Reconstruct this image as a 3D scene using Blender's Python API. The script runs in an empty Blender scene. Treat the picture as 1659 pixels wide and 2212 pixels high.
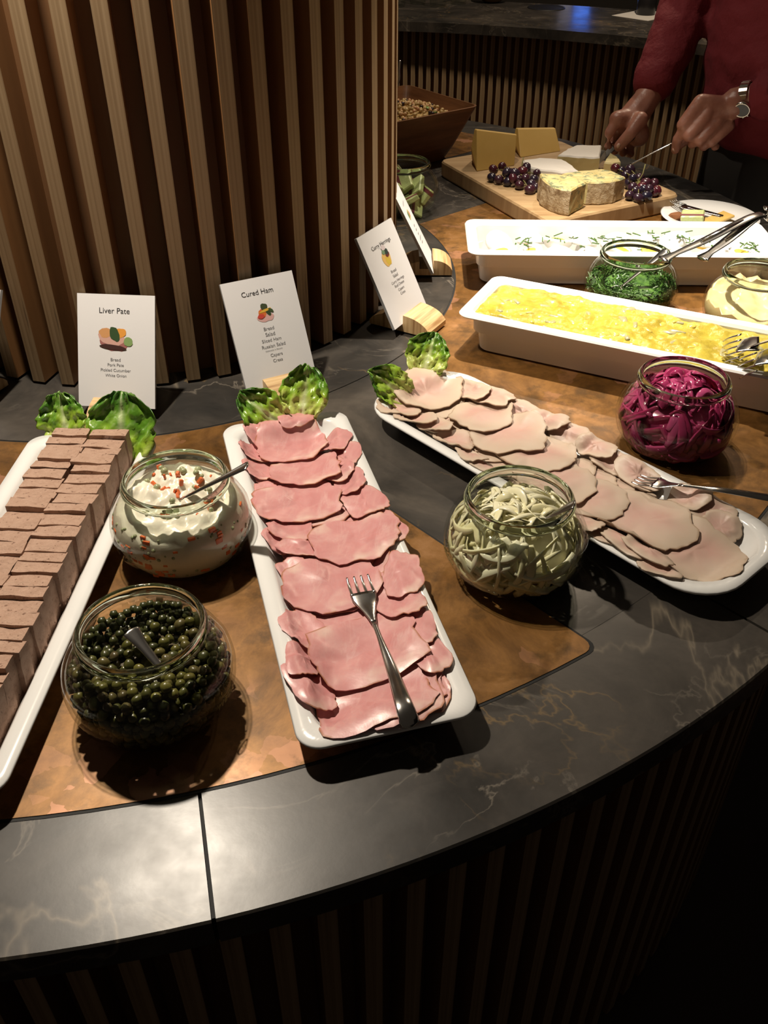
import bpy, math, random
from math import sin, cos, pi, radians, hypot, atan2
from mathutils import Vector, Matrix, noise
random.seed(7)
SC = bpy.context.scene
COL = SC.collection

# ------------------------------------------------------------------ camera
F_PX, PITCH, CAM_H = 1960.0, 0.6483, 0.6412          # z = 0 is the counter top
cam_d = bpy.data.cameras.new('camera'); cam = bpy.data.objects.new('camera', cam_d); COL.objects.link(cam)
cam.location = (0, 0, CAM_H); cam.rotation_euler = (pi/2 - PITCH, 0, 0)
cam_d.sensor_fit = 'VERTICAL'; cam_d.sensor_height = 36.0; cam_d.lens = 36.0*F_PX/2212.0
cam_d.clip_start = 0.02; cam_d.clip_end = 60
SC.camera = cam

# ------------------------------------------------------------------ world, lights, exposure
SC.view_settings.view_transform = 'Standard'; SC.view_settings.look = 'None'
SC.view_settings.gamma = 1.0; SC.view_settings.use_curve_mapping = False
SC.view_settings.exposure = 0.0
SC.cycles.transparent_max_bounces = 24
W = bpy.data.worlds.new('room_glow'); SC.world = W; W.use_nodes = True
W.node_tree.nodes['Background'].inputs[0].default_value = (1.0, 0.80, 0.62, 1)
W.node_tree.nodes['Background'].inputs[1].default_value = 0.022

def spot(name, loc, target, watts, cone, blend, col, size=0.02):
    d = bpy.data.lights.new(name, 'SPOT'); d.energy = watts; d.spot_size = radians(cone); d.spot_blend = blend
    d.color = col; d.shadow_soft_size = size
    o = bpy.data.objects.new(name, d); COL.objects.link(o); o.location = loc
    o.rotation_euler = (Vector(target) - Vector(loc)).to_track_quat('-Z', 'Y').to_euler()
WARM = (1.0, 0.88, 0.72)
spot('ceiling_spot_pate_offscreen', (-0.415, 1.048, 1.085), (-0.30, 0.80, 0), 66, 104, 0.9, WARM)
spot('ceiling_spot_egg_offscreen', (0.20, 1.52, 1.10), (0.42, 1.46, 0), 150, 64, 1.0, WARM)
spot('ceiling_spot_cheese_offscreen', (0.10, 2.10, 1.15), (0.36, 2.05, 0), 16, 90, 0.9, WARM)
def area(name, loc, target, watts, size, col):
    d = bpy.data.lights.new(name, 'AREA'); d.energy = watts; d.size = size; d.color = col; d.shape = 'DISK'
    o = bpy.data.objects.new(name, d); COL.objects.link(o); o.location = loc
    o.rotation_euler = (Vector(target) - Vector(loc)).to_track_quat('-Z', 'Y').to_euler()
area('ceiling_lamp_bar_offscreen', (0.9, 3.3, 1.9), (0.7, 4.1, -0.5), 32, 0.14, (1.0, 0.80, 0.58))

# ------------------------------------------------------------------ pixel helpers (frame 1659 x 2212)
def ray(px, py):
    u = (px-829.5)/F_PX; v = (py-1106)/F_PX
    return Vector((u, cos(PITCH)-v*sin(PITCH), -sin(PITCH)-v*cos(PITCH)))
def at(px, py, z=0.0):
    d = ray(px, py); t = (z-CAM_H)/d.z
    return Vector((d.x*t, d.y*t, z))
def atY(px, py, Y):
    d = ray(px, py); t = Y/d.y
    return Vector((d.x*t, Y, CAM_H+d.z*t))

# ------------------------------------------------------------------ materials
MATS = {}
class NT:
    def __init__(s, m):
        m.use_nodes = True; s.t = m.node_tree; s.b = s.t.nodes['Principled BSDF']; s._c = None
    def n(s, typ, **kw):
        nd = s.t.nodes.new(typ)
        for k, v in kw.items(): setattr(nd, k, v)
        return nd
    def l(s, a, b): s.t.links.new(a, b)
    def coord(s, scale=(1,1,1), kind='Object'):
        tc = s.n('ShaderNodeTexCoord'); mp = s.n('ShaderNodeMapping'); mp.inputs['Scale'].default_value = scale
        s.l(tc.outputs[kind], mp.inputs[0]); return mp.outputs[0]
    def noise(s, vec, scale, detail=4, rough=0.55, dist=0.0):
        nd = s.n('ShaderNodeTexNoise'); nd.inputs['Scale'].default_value = scale; nd.inputs['Detail'].default_value = detail
        nd.inputs['Roughness'].default_value = rough; nd.inputs['Distortion'].default_value = dist
        if vec: s.l(vec, nd.inputs['Vector'])
        return nd.outputs['Fac']
    def ramp(s, fac, stops, interp='LINEAR'):
        r = s.n('ShaderNodeValToRGB'); e = r.color_ramp; e.interpolation = interp
        while len(e.elements) < len(stops): e.elements.new(0.5)
        for i, (p, c) in enumerate(stops):
            e.elements[i].position = p; e.elements[i].color = (c[0], c[1], c[2], 1) if len(c) == 3 else c
        s.l(fac, r.inputs[0]); return r.outputs[0]
    def mix(s, fac, a, b, blend='MIX'):
        m = s.n('ShaderNodeMix', data_type='RGBA', blend_type=blend)
        for sock, v in ((m.inputs[0], fac), (m.inputs[6], a), (m.inputs[7], b)):
            if hasattr(v, 'is_linked'): s.l(v, sock)
            elif isinstance(v, (int, float)): sock.default_value = v
            else: sock.default_value = (v[0], v[1], v[2], 1)
        return m.outputs[2]
    def bump(s, h, strength=0.3, dist=0.002):
        b = s.n('ShaderNodeBump'); b.inputs['Strength'].default_value = strength; b.inputs['Distance'].default_value = dist
        s.l(h, b.inputs['Height']); s.l(b.outputs[0], s.b.inputs['Normal'])
    def col(s, c):
        if hasattr(c, 'is_linked'): s.l(c, s.b.inputs['Base Color'])
        else: s.b.inputs['Base Color'].default_value = (c[0], c[1], c[2], 1)
    def set(s, **kw):
        for k, v in kw.items(): s.b.inputs[k.replace('_', ' ')].default_value = v
def M(name, color=(.5,.5,.5), rough=.5, metal=0.0, spec=.5, sss=0.0, sssr=None, coat=0.0):
    if name in MATS: return MATS[name]
    m = bpy.data.materials.new(name); MATS[name] = m
    n = NT(m); n.col(color); n.set(Roughness=rough, Metallic=metal)
    n.b.inputs['Specular IOR Level'].default_value = spec
    if sss:
        n.b.inputs['Subsurface Weight'].default_value = sss; n.b.inputs['Subsurface Scale'].default_value = .004
        n.b.inputs['Subsurface Radius'].default_value = sssr or (1, .6, .4)
    if coat: n.b.inputs['Coat Weight'].default_value = coat; n.b.inputs['Coat Roughness'].default_value = .12
    return m
def MN(name, fn, **kw):
    if name in MATS: return MATS[name]
    m = M(name, **kw); fn(NT2(m)); return m
class NT2(NT):
    def __init__(s, m): s.t = m.node_tree; s.b = s.t.nodes['Principled BSDF']

def f_stone(n):
    v = n.coord()
    base = n.ramp(n.noise(v, 5.0, 10, .68, .9), [(.30, (.015, .0148, .014)), (.46, (.030, .0275, .025)), (.58, (.056, .049, .042)), (.70, (.10, .085, .070)), (.85, (.17, .145, .115))])
    patch = n.ramp(n.noise(v, 2.2, 4, .55, .4), [(.42, (0, 0, 0)), (.66, (.75, .75, .75))])
    base = n.mix(patch, base, n.ramp(n.noise(v, 9, 8, .7, .6), [(.35, (.035, .031, .027)), (.62, (.085, .072, .060)), (.8, (.15, .125, .10))]))
    def ridge(scale, width, dist, lo, hi, seedv, amt):
        nd = n.n('ShaderNodeTexNoise'); nd.inputs['Scale'].default_value = scale; nd.inputs['Detail'].default_value = 6; nd.inputs['Roughness'].default_value = .55; nd.inputs['Distortion'].default_value = dist
        ad = n.n('ShaderNodeVectorMath', operation='ADD'); n.l(v, ad.inputs[0]); ad.inputs[1].default_value = (seedv, seedv*.7, 0); n.l(ad.outputs[0], nd.inputs['Vector'])
        m1 = n.n('ShaderNodeMath', operation='SUBTRACT'); m1.inputs[1].default_value = .5; n.l(nd.outputs['Fac'], m1.inputs[0])
        m2 = n.n('ShaderNodeMath', operation='ABSOLUTE'); n.l(m1.outputs[0], m2.inputs[0])
        r = n.ramp(m2.outputs[0], [(0, (amt, amt, amt)), (width*.4, (amt*.45,)*3), (width, (0, 0, 0))])
        mk = n.n('ShaderNodeTexNoise'); mk.inputs['Scale'].default_value = scale*1.4; mk.inputs['Detail'].default_value = 4; n.l(ad.outputs[0], mk.inputs['Vector'])
        return n.mix(1.0, r, n.ramp(mk.outputs['Fac'], [(lo, (0, 0, 0)), (hi, (1, 1, 1))]), 'MULTIPLY')
    c = n.mix(ridge(2.2, .009, .8, .44, .60, 3.1, .75), base, (.23, .19, .14))
    c = n.mix(ridge(5.0, .012, 1.2, .46, .62, 7.7, .8), c, (.19, .165, .135))
    c = n.mix(ridge(3.1, .007, .5, .50, .60, 12.4, .65), c, (.20, .13, .055))
    n.col(c)
    r = n.ramp(n.noise(v, 9, 5, .6), [(.3, (.27, .27, .27)), (.7, (.40, .40, .40))]); n.l(r, n.b.inputs['Roughness'])
    n.bump(n.noise(v, 60, 4, .6), .05, .001)
STONE = MN('dark_marble', f_stone, spec=.45)
def f_copper(n):
    v = n.coord()
    a = n.noise(v, 11, 8, .72, .5)
    c = n.ramp(a, [(.28, (.060, .028, .007)), (.43, (.15, .068, .015)), (.58, (.25, .118, .030)), (.75, (.36, .185, .075))])
    vo = n.n('ShaderNodeTexVoronoi'); vo.inputs['Scale'].default_value = 34
    nz = n.n('ShaderNodeTexNoise'); nz.inputs['Scale'].default_value = 22; nz.inputs['Detail'].default_value = 4; n.l(v, nz.inputs['Vector'])
    ad = n.n('ShaderNodeVectorMath', operation='MULTIPLY_ADD'); n.l(nz.outputs['Color'], ad.inputs[0]); ad.inputs[1].default_value = (.06, .06, .06); n.l(v, ad.inputs[2])
    n.l(ad.outputs[0], vo.inputs['Vector'])
    sp = n.ramp(vo.outputs['Color'], [(.72, (0, 0, 0)), (.80, (1, 1, 1))])
    msk = n.ramp(n.noise(v, 4.2, 3, .5), [(.44, (0, 0, 0)), (.62, (.8, .8, .8))])
    c = n.mix(n.mix(1.0, sp, msk, 'MULTIPLY'), c, (.40, .19, .105))
    dk = n.ramp(n.noise(v, 26, 5, .65), [(.52, (0, 0, 0)), (.68, (.8, .8, .8))])
    c = n.mix(dk, c, (.075, .038, .010))
    n.col(c)
    r = n.ramp(n.noise(v, 14, 4), [(.3, (.34, .34, .34)), (.7, (.52, .52, .52))]); n.l(r, n.b.inputs['Roughness'])
COPPER = MN('patinated_copper', f_copper, metal=.35)
BLACK = M('black_joint', (.004, .004, .004), .7)
def f_ply(n):
    v = n.coord((1, 1, .02))
    t = n.noise(n.coord((230, 230, .8)), 1.0, 4, .6)
    c = n.ramp(t, [(.3, (.20, .125, .062)), (.5, (.34, .23, .125)), (.72, (.44, .315, .185))])
    d = n.ramp(n.noise(n.coord((260, 260, 7)), 1.0, 2, .5), [(.67, (0, 0, 0)), (.73, (.85, .85, .85))])
    c = n.mix(d, c, (.07, .04, .018)); n.col(c)
PLY = MN('plywood_edge', f_ply, rough=.55)
def f_side(n):
    t = n.noise(n.coord((30, 30, 2)), 1.0, 4, .6)
    n.col(n.ramp(t, [(.3, (.20, .092, .032)), (.7, (.28, .135, .050))]))
SIDE = MN('brown_veneer', f_side, rough=.5)
CORE = M('dark_brown_board', (.17, .080, .030), .6)
def f_floor(n):
    v = n.coord()
    n.col(n.ramp(n.noise(v, 3, 5, .6), [(.3, (.035, .022, .017)), (.7, (.06, .038, .028))]))
FLOOR = MN('brown_stone_floor', f_floor, rough=.5)
WALL = M('dark_wall_paint', (.03, .025, .02), .8)
WHITE = M('white_melamine', (.80, .80, .79), .16, spec=.5, coat=.3)
PORC = M('white_porcelain', (.80, .79, .77), .12, coat=.4)
STEEL = M('brushed_steel', (.62, .60, .57), .20, 1.0)
STEELD = STEEL
PAPER = M('white_card', (.76, .755, .77), .6)
PEDGE = M('card_edge', (.38, .38, .39), .8)
INK = M('black_print', (.02, .02, .022), .6)
INKG = M('grey_print', (.16, .16, .17), .6)

def glass_thin():
    m = bpy.data.materials.new('clear_jar_glass'); MATS['glass'] = m; m.use_nodes = True; t = m.node_tree
    t.nodes.clear(); o = t.nodes.new('ShaderNodeOutputMaterial'); mx = t.nodes.new('ShaderNodeMixShader')
    tr = t.nodes.new('ShaderNodeBsdfTransparent'); gl = t.nodes.new('ShaderNodeBsdfGlossy')
    lw = t.nodes.new('ShaderNodeLayerWeight'); lw.inputs['Blend'].default_value = .5
    pw = t.nodes.new('ShaderNodeMath'); pw.operation = 'POWER'; pw.inputs[1].default_value = 4.5; t.links.new(lw.outputs['Facing'], pw.inputs[0])
    fr = t.nodes.new('ShaderNodeMath'); fr.operation = 'MULTIPLY_ADD'; fr.inputs[1].default_value = .55; fr.inputs[2].default_value = .030; t.links.new(pw.outputs[0], fr.inputs[0])
    tr.inputs[0].default_value = (.955, .965, .945, 1); gl.inputs['Roughness'].default_value = .02
    t.links.new(fr.outputs[0], mx.inputs[0]); t.links.new(tr.outputs[0], mx.inputs[1]); t.links.new(gl.outputs[0], mx.inputs[2])
    t.links.new(mx.outputs[0], o.inputs[0]); return m
GLASS = glass_thin()
def glass_solid():
    m = bpy.data.materials.new('jar_rim_glass'); m.use_nodes = True; t = m.node_tree; t.nodes.clear()
    o = t.nodes.new('ShaderNodeOutputMaterial'); g = t.nodes.new('ShaderNodeBsdfGlass'); g.inputs['IOR'].default_value = 1.45
    g.inputs['Color'].default_value = (.86, .90, .84, 1); g.inputs['Roughness'].default_value = .01
    t.links.new(g.outputs[0], o.inputs[0]); return m
RIMGLASS = glass_solid()

def attr_mix(n, name, inner, outer, lo=.0, hi=1.0):
    a = n.n('ShaderNodeAttribute'); a.attribute_name = name
    f = n.ramp(a.outputs['Fac'], [(lo, (0, 0, 0)), (hi, (1, 1, 1))])
    return n.mix(f, inner, outer)
def f_ham(n):
    v = n.coord()
    g = n.ramp(n.noise(v, 26, 5, .6, .6), [(.25, (.55, .215, .215)), (.5, (.63, .30, .295)), (.75, (.70, .40, .38))])
    nz = n.n('ShaderNodeTexNoise'); nz.inputs['Scale'].default_value = 30; n.l(v, nz.inputs['Vector'])
    ad = n.n('ShaderNodeVectorMath', operation='MULTIPLY_ADD'); n.l(nz.outputs['Color'], ad.inputs[0]); ad.inputs[1].default_value = (.035, .035, .035); n.l(v, ad.inputs[2])
    vo = n.n('ShaderNodeTexVoronoi', feature='DISTANCE_TO_EDGE'); vo.inputs['Scale'].default_value = 19; n.l(ad.outputs[0], vo.inputs['Vector'])
    ve = n.ramp(vo.outputs['Distance'], [(0, (.30, .30, .30)), (.07, (0, 0, 0))])
    ve = n.mix(1.0, ve, n.ramp(n.noise(v, 17, 3), [(.45, (0, 0, 0)), (.6, (1, 1, 1))]), 'MULTIPLY')
    g = n.mix(ve, g, (.76, .50, .46))
    st = n.ramp(n.noise(n.coord((60, 14, 14)), 1.0, 6, .7, 1.2), [(.52, (0, 0, 0)), (.72, (.55, .55, .55))])
    g = n.mix(st, g, (.74, .50, .47))
    fat = n.ramp(n.noise(v, 22, 3), [(.56, (0, 0, 0)), (.70, (.8, .8, .8))])
    a = n.n('ShaderNodeAttribute'); a.attribute_name = 'edge'
    e1 = n.ramp(a.outputs['Fac'], [(.60, (0, 0, 0)), (.86, (1, 1, 1))])
    g = n.mix(n.mix(1.0, fat, e1, 'MULTIPLY'), g, (.78, .62, .52))
    e2 = n.ramp(a.outputs['Fac'], [(.955, (0, 0, 0)), (.99, (.85, .85, .85))])
    rind = n.ramp(n.noise(v, 40, 3), [(.45, (0, 0, 0)), (.55, (1, 1, 1))])
    g = n.mix(n.mix(1.0, e2, rind, 'MULTIPLY'), g, (.36, .13, .045))
    n.col(g); n.bump(n.noise(v, 160, 3), .15, .001)
HAM = MN('cured_ham', f_ham, rough=.34, sss=.15, sssr=(1, .35, .25))
def f_turkey(n):
    v = n.coord()
    g = n.ramp(n.noise(v, 13, 4, .5, .3), [(.34, (.56, .32, .275)), (.52, (.59, .405, .335)), (.72, (.58, .46, .37))])
    a = n.n('ShaderNodeAttribute'); a.attribute_name = 'edge'
    e0 = n.ramp(a.outputs['Fac'], [(.35, (0, 0, 0)), (.9, (.9, .9, .9))])
    g = n.mix(e0, g, (.57, .46, .355))
    e2 = n.ramp(a.outputs['Fac'], [(.95, (0, 0, 0)), (.99, (.55, .55, .55))])
    rind = n.ramp(n.noise(v, 45, 3), [(.40, (0, 0, 0)), (.56, (1, 1, 1))])
    g = n.mix(n.mix(1.0, e2, rind, 'MULTIPLY'), g, (.26, .15, .065))
    n.col(g); n.bump(n.noise(v, 120, 3), .15, .001)
TURKEY = MN('sliced_turkey', f_turkey, rough=.45, sss=.12)
def f_pate(n):
    v = n.coord()
    g = n.ramp(n.noise(v, 70, 6, .7), [(.28, (.26, .14, .095)), (.42, (.48, .30, .215)), (.65, (.57, .375, .28)), (.85, (.64, .47, .37))])
    sp = n.ramp(n.noise(v, 210, 3, .6), [(.62, (0, 0, 0)), (.70, (.85, .85, .85))]); g = n.mix(sp, g, (.17, .08, .05))
    n.col(g); n.bump(n.noise(v, 170, 6, .75), 1.0, .003)
PATE = MN('liver_pate', f_pate, rough=.75)
def f_lett(n):
    v = n.coord()
    a = n.n('ShaderNodeAttribute'); a.attribute_name = 'leaf'
    g = n.ramp(a.outputs['Fac'], [(0.0, (.50, .56, .15)), (.28, (.30, .46, .035)), (.58, (.11, .26, .018)), (1.0, (.035, .13, .014))])
    g = n.mix(n.ramp(n.noise(v, 60, 4), [(.4, (0, 0, 0)), (.7, (.5, .5, .5))]), g, (.25, .40, .05))
    r = n.n('ShaderNodeAttribute'); r.attribute_name = 'rib'
    g = n.mix(r.outputs['Fac'], g, (.62, .68, .40))
    n.col(g); n.bump(n.noise(v, 70, 3), .5, .003)
LETT = MN('lettuce_leaf', f_lett, rough=.32, sss=.1, sssr=(.5, 1, .2))
def f_caper(n):
    oi = n.n('ShaderNodeObjectInfo'); v = n.coord()
    g = n.ramp(oi.outputs['Random'], [(0, (.035, .040, .012)), (.4, (.080, .078, .016)), (.75, (.14, .125, .026)), (1, (.065, .046, .022))])
    n.col(n.mix(n.ramp(n.noise(v, 260, 3), [(.5, (0, 0, 0)), (.7, (.4, .4, .4))]), g, (.16, .15, .055)))
CAPER = MN('green_caper', f_caper, rough=.32)
def f_mayo(n):
    v = n.coord(); n.col((.78, .73, .60)); n.bump(n.noise(v, 45, 3), .3, .004)
RSAL = MN('mayonnaise_salad', f_mayo, rough=.3, sss=.1)
MAYO = MN('yellow_mayonnaise', lambda n: (n.col((.78, .62, .33)), n.bump(n.noise(n.coord(), 40, 3), .25, .004)), rough=.28, sss=.1)
def f_curry(n):
    v = n.coord()
    g = n.ramp(n.noise(v, 24, 5, .6), [(.3, (.30, .225, .030)), (.5, (.45, .36, .050)), (.75, (.53, .45, .105))])
    g = n.mix(n.ramp(n.noise(v, 150, 2), [(.70, (0, 0, 0)), (.76, (.8, .8, .8))]), g, (.16, .15, .035))
    n.col(g); n.bump(n.noise(v, 55, 5, .65), .55, .004)
CURRY = MN('curry_sauce', f_curry, rough=.16)
HERR = M('herring_flesh', (.55, .42, .085), .18, spec=.6)
HERG = M('herring_skin', (.36, .33, .17), .15, spec=.8)
EGGW = M('egg_white', (.86, .85, .81), .28, sss=.15)
YOLK = M('egg_yolk', (.85, .55, .06), .55)
def f_chive(n):
    oi = n.n('ShaderNodeObjectInfo'); v = n.coord()
    n.col(n.ramp(n.noise(v, 90, 2), [(.35, (.022, .070, .012)), (.65, (.085, .19, .030))]))
CHIVE = MN('chopped_chive', f_chive, rough=.45)
def f_on(n):
    oi = n.n('ShaderNodeObjectInfo')
    n.col(n.ramp(oi.outputs['Random'], [(0, (.74, .68, .38)), (.5, (.84, .81, .60)), (1, (.78, .73, .44))]))
ONION = MN('white_onion', f_on, rough=.28, sss=.2, sssr=(1, .9, .5))
def f_ron(n):
    oi = n.n('ShaderNodeObjectInfo')
    n.col(n.ramp(oi.outputs['Random'], [(0, (.20, .012, .055)), (.5, (.34, .030, .11)), (1, (.46, .070, .19))]))
RONION = MN('pickled_red_onion', f_ron, rough=.18, sss=.15, sssr=(1, .2, .4))
CARROT = M('carrot', (.72, .16, .045), .3)
PEA = M('pale_pea', (.34, .36, .20), .3)
def f_chz(n):
    n.col(n.ramp(n.noise(n.coord(), 12, 3), [(.3, (.60, .385, .10)), (.7, (.68, .455, .14))]))
CHEESE = MN('yellow_cheese', f_chz, rough=.5, sss=.1)
RINDY = M('cheese_rind', (.46, .27, .06), .6)
BRIEW = MN('brie_rind', lambda n: (n.col((.72, .68, .62)), n.bump(n.noise(n.coord(), 90, 3), .3, .002)), rough=.75)
BRIEC = M('brie_paste', (.58, .49, .24), .4, sss=.1)
def f_blue(n):
    v = n.coord()
    g = n.ramp(n.noise(v, 40, 3), [(.3, (.46, .37, .14)), (.7, (.56, .48, .24))])
    n.col(n.mix(n.ramp(n.noise(v, 75, 4, .6, .5), [(.53, (0, 0, 0)), (.60, (.85, .85, .85))]), g, (.13, .17, .10)))
BLUEC = MN('blue_cheese_paste', f_blue, rough=.5)
def f_brind(n):
    v = n.coord()
    g = n.ramp(n.noise(v, 55, 6, .7), [(.3, (.20, .125, .06)), (.48, (.42, .32, .19)), (.72, (.58, .50, .36))])
    n.col(g); n.bump(n.noise(v, 60, 5, .7), .8, .004)
BLUER = MN('blue_cheese_rind', f_brind, rough=.8)
GRAPE = MN('dark_grape', lambda n: n.col(n.ramp(n.n('ShaderNodeObjectInfo').outputs['Random'], [(0, (.012, .010, .022)), (.6, (.030, .012, .022)), (1, (.070, .010, .016))])), rough=.25, coat=.2)
STEMM = M('grape_stem', (.16, .14, .04), .6)
def f_board(n):
    t = n.noise(n.coord((6, 60, 6)), 1.0, 5, .6, .4)
    n.col(n.ramp(t, [(.3, (.30, .185, .085)), (.7, (.46, .315, .165))]))
BOARD = MN('oak_board', f_board, rough=.5)
def f_bowl(n):
    t = n.noise(n.coord((5, 5, 60)), 1.0, 5, .6, .5)
    n.col(n.ramp(t, [(.3, (.12, .048, .017)), (.7, (.24, .105, .042))]))
BOWL = MN('acacia_wood', f_bowl, rough=.4)
NUT = MN('nut_mix', lambda n: n.col(n.ramp(n.n('ShaderNodeObjectInfo').outputs['Random'], [(0, (.40, .26, .09)), (.6, (.55, .38, .16)), (1, (.48, .22, .10))])), rough=.45)
NUTD = M('dark_raisin', (.03, .013, .012), .3)
HERB = M('green_salad_leaf', (.12, .26, .04), .4)
HOLD = MN('pine_block', lambda n: n.col(n.ramp(n.noise(n.coord((240, 12, 12)), 1.0, 3, .5), [(.3, (.36, .205, .085)), (.5, (.58, .39, .19)), (.7, (.66, .47, .25))])), rough=.5)
FOIL = MN('green_butter_wrapper', lambda n: (n.col((.46, .53, .23)), n.bump(n.noise(n.coord(), 60, 3), .6, .004)), rough=.35)
FOILR = M('maroon_wrapper_band', (.17, .035, .05), .4)
SKIN = MN('skin', lambda n: (n.col(n.ramp(n.noise(n.coord(), 28, 4), [(.35, (.30, .120, .082)), (.7, (.43, .205, .145))])), n.bump(n.noise(n.coord(), 75, 4), .4, .003)), rough=.42, sss=.12, sssr=(1, .4, .25))
NAIL = M('finger_nail', (.58, .36, .28), .3)
RED = MN('red_sweater_knit', lambda n: (n.col((.15, .007, .013)), n.bump(n.noise(n.coord(), 26, 4), .6, .012)), rough=.85)
TROU = M('dark_trousers', (.020, .017, .014), .85)
HAIR = M('grey_hair', (.25, .23, .21), .6)

# ------------------------------------------------------------------ mesh helpers
def obj(name, verts, faces, mat, parent=None, smooth=False, loc=None, mats=None, fmat=None):
    me = bpy.data.meshes.new(name); me.from_pydata([tuple(v) for v in verts], [], faces)
    for m in (mats or [mat]): me.materials.append(m)
    if fmat: me.polygons.foreach_set('material_index', fmat)
    if smooth: me.polygons.foreach_set('use_smooth', [True]*len(me.polygons))
    me.update()
    o = bpy.data.objects.new(name, me); COL.objects.link(o)
    if loc is not None: o.location = loc
    if parent is not None: o.parent = parent
    return o
def tag(o, label, cat, group=None, kind=None):
    if label: o['label'] = label
    if cat: o['category'] = cat
    if group: o['group'] = group
    if kind: o['kind'] = kind
    return o
def struct(o): o['kind'] = 'structure'; return o
def thing(name, label, cat, loc=(0, 0, 0), rotz=0.0, group=None):
    o = bpy.data.objects.new(name, None); COL.objects.link(o); o.location = loc; o.rotation_euler = (0, 0, rotz)
    o.empty_display_size = .02
    return tag(o, label, cat, group)
def inst(src, name, parent=None, loc=(0, 0, 0), rot=(0, 0, 0), scale=(1, 1, 1)):
    o = bpy.data.objects.new(name, src.data); COL.objects.link(o)
    o.location = loc; o.rotation_euler = rot; o.scale = scale
    if parent is not None: o.parent = parent
    return o
def recenter(verts):
    n = len(verts); c = Vector((sum(v[0] for v in verts)/n, sum(v[1] for v in verts)/n, min(v[2] for v in verts)))
    return [Vector(v)-c for v in verts], c
def obj_c(name, verts, faces, mat, parent=None, smooth=False, **kw):
    v, c = recenter(verts); return obj(name, v, faces, mat, parent, smooth, loc=c, **kw)
def box(x0, x1, y0, y1, z0, z1, bev=0.0):
    if bev <= 0:
        v = [(x, y, z) for z in (z0, z1) for y in (y0, y1) for x in (x0, x1)]
        return v, [(0, 2, 3, 1), (4, 5, 7, 6), (0, 1, 5, 4), (2, 6, 7, 3), (0, 4, 6, 2), (1, 3, 7, 5)]
    b = bev; L = []
    def ring(i, z): return [(x0+i, y0+b, z), (x0+b, y0+i, z), (x1-b, y0+i, z), (x1-i, y0+b, z), (x1-i, y1-b, z), (x1-b, y1-i, z), (x0+b, y1-i, z), (x0+i, y1-b, z)]
    return loft([ring(b*.9, z0), ring(0, z0+b), ring(0, z1-b), ring(b*.9, z1)])
def loft(rings, cap0=True, cap1=True, closed=True):
    v = []; f = []; n = len(rings[0])
    for r in rings: v += [tuple(p) for p in r]
    for i in range(len(rings)-1):
        for j in range(n if closed else n-1):
            k = (j+1) % n
            f.append((i*n+j, i*n+k, (i+1)*n+k, (i+1)*n+j))
    if cap0: f.append(tuple(range(n-1, -1, -1)))
    if cap1: f.append(tuple(range((len(rings)-1)*n, len(rings)*n)))
    return v, f
def lathe(prof, n=48, closed=False):
    v = []; f = []
    for r, z in prof:
        for j in range(n): a = 2*pi*j/n; v.append((r*cos(a), r*sin(a), z))
    m = len(prof)
    for i in range(m if closed else m-1):
        i2 = (i+1) % m
        for j in range(n):
            k = (j+1) % n; f.append((i*n+j, i*n+k, i2*n+k, i2*n+j))
    return v, f
def rrect(L, Wd, r, n=6):
    p = []
    for cx, cy, a0 in ((L/2-r, Wd/2-r, 0), (-L/2+r, Wd/2-r, pi/2), (-L/2+r, -Wd/2+r, pi), (L/2-r, -Wd/2+r, 1.5*pi)):
        for i in range(n+1):
            a = a0+pi/2*i/n; p.append((cx+r*cos(a), cy+r*sin(a)))
    return p
def shells(layers, n=6):                       # layers: (L, W, r, z)
    return loft([[(x, y, z) for x, y in rrect(L, Wd, r, n)] for L, Wd, r, z in layers])
def tube(pts, radii, n=8, flat=1.0, up=Vector((0, 0, 1)), caps=True):
    pts = [Vector(p) for p in pts]; rings = []
    for i, p in enumerate(pts):
        t = (pts[min(i+1, len(pts)-1)]-pts[max(i-1, 0)]).normalized()
        s = t.cross(up)
        if s.length < 1e-4: s = t.cross(Vector((1, 0, 0)))
        s.normalize(); w = s.cross(t).normalized()
        ra = radii[i] if isinstance(radii, (list, tuple)) else radii
        if isinstance(ra, (list, tuple)): a, b = ra
        else: a, b = ra, ra*flat
        rings.append([p + s*(a*cos(2*pi*k/n)) + w*(b*sin(2*pi*k/n)) for k in range(n)])
    return loft(rings, caps, caps)
def join(*parts):
    V = []; Fc = []
    for v, f in parts:
        o = len(V); V += [tuple(p) for p in v]; Fc += [tuple(i+o for i in q) for q in f]
    return V, Fc
def ico(r=1.0, sub=1, sq=(1, 1, 1)):
    import bmesh
    bm = bmesh.new(); bmesh.ops.create_icosphere(bm, subdivisions=sub, radius=r)
    v = [(p.co.x*sq[0], p.co.y*sq[1], p.co.z*sq[2]) for p in bm.verts]; f = [tuple(q.index for q in fc.verts) for fc in bm.faces]
    bm.free(); return v, f
def catmull(pts, m=6):
    P = [Vector(p) for p in pts]; out = []
    for i in range(len(P)-1):
        a, b, c, d = P[max(i-1, 0)], P[i], P[i+1], P[min(i+2, len(P)-1)]
        for k in range(m):
            t = k/m; out.append(.5*((2*b)+(c-a)*t+(2*a-5*b+4*c-d)*t*t+(3*b-a-3*c+d)*t**3))
    return out+[P[-1]]
def set_attr(o, name, vals):
    a = o.data.attributes.new(name, 'FLOAT', 'POINT'); a.data.foreach_set('value', vals)

# ================================================================== the setting
CC = Vector((-.435, 1.557)); R_TOP = 1.247; R_IN = .563; R_CU = 1.13
FZ = -.90
v, f = box(-7, 7, -4, 9, FZ-.05, FZ); struct(obj('floor', v, f, FLOOR))
v, f = box(-7, 7, 6.6, 6.7, FZ, 2.2); struct(obj('wall_back', v, f, WALL))
v, f = box(3.6, 3.7, -4, 6.6, FZ, 2.2); struct(obj('wall_right', v, f, WALL))

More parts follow.
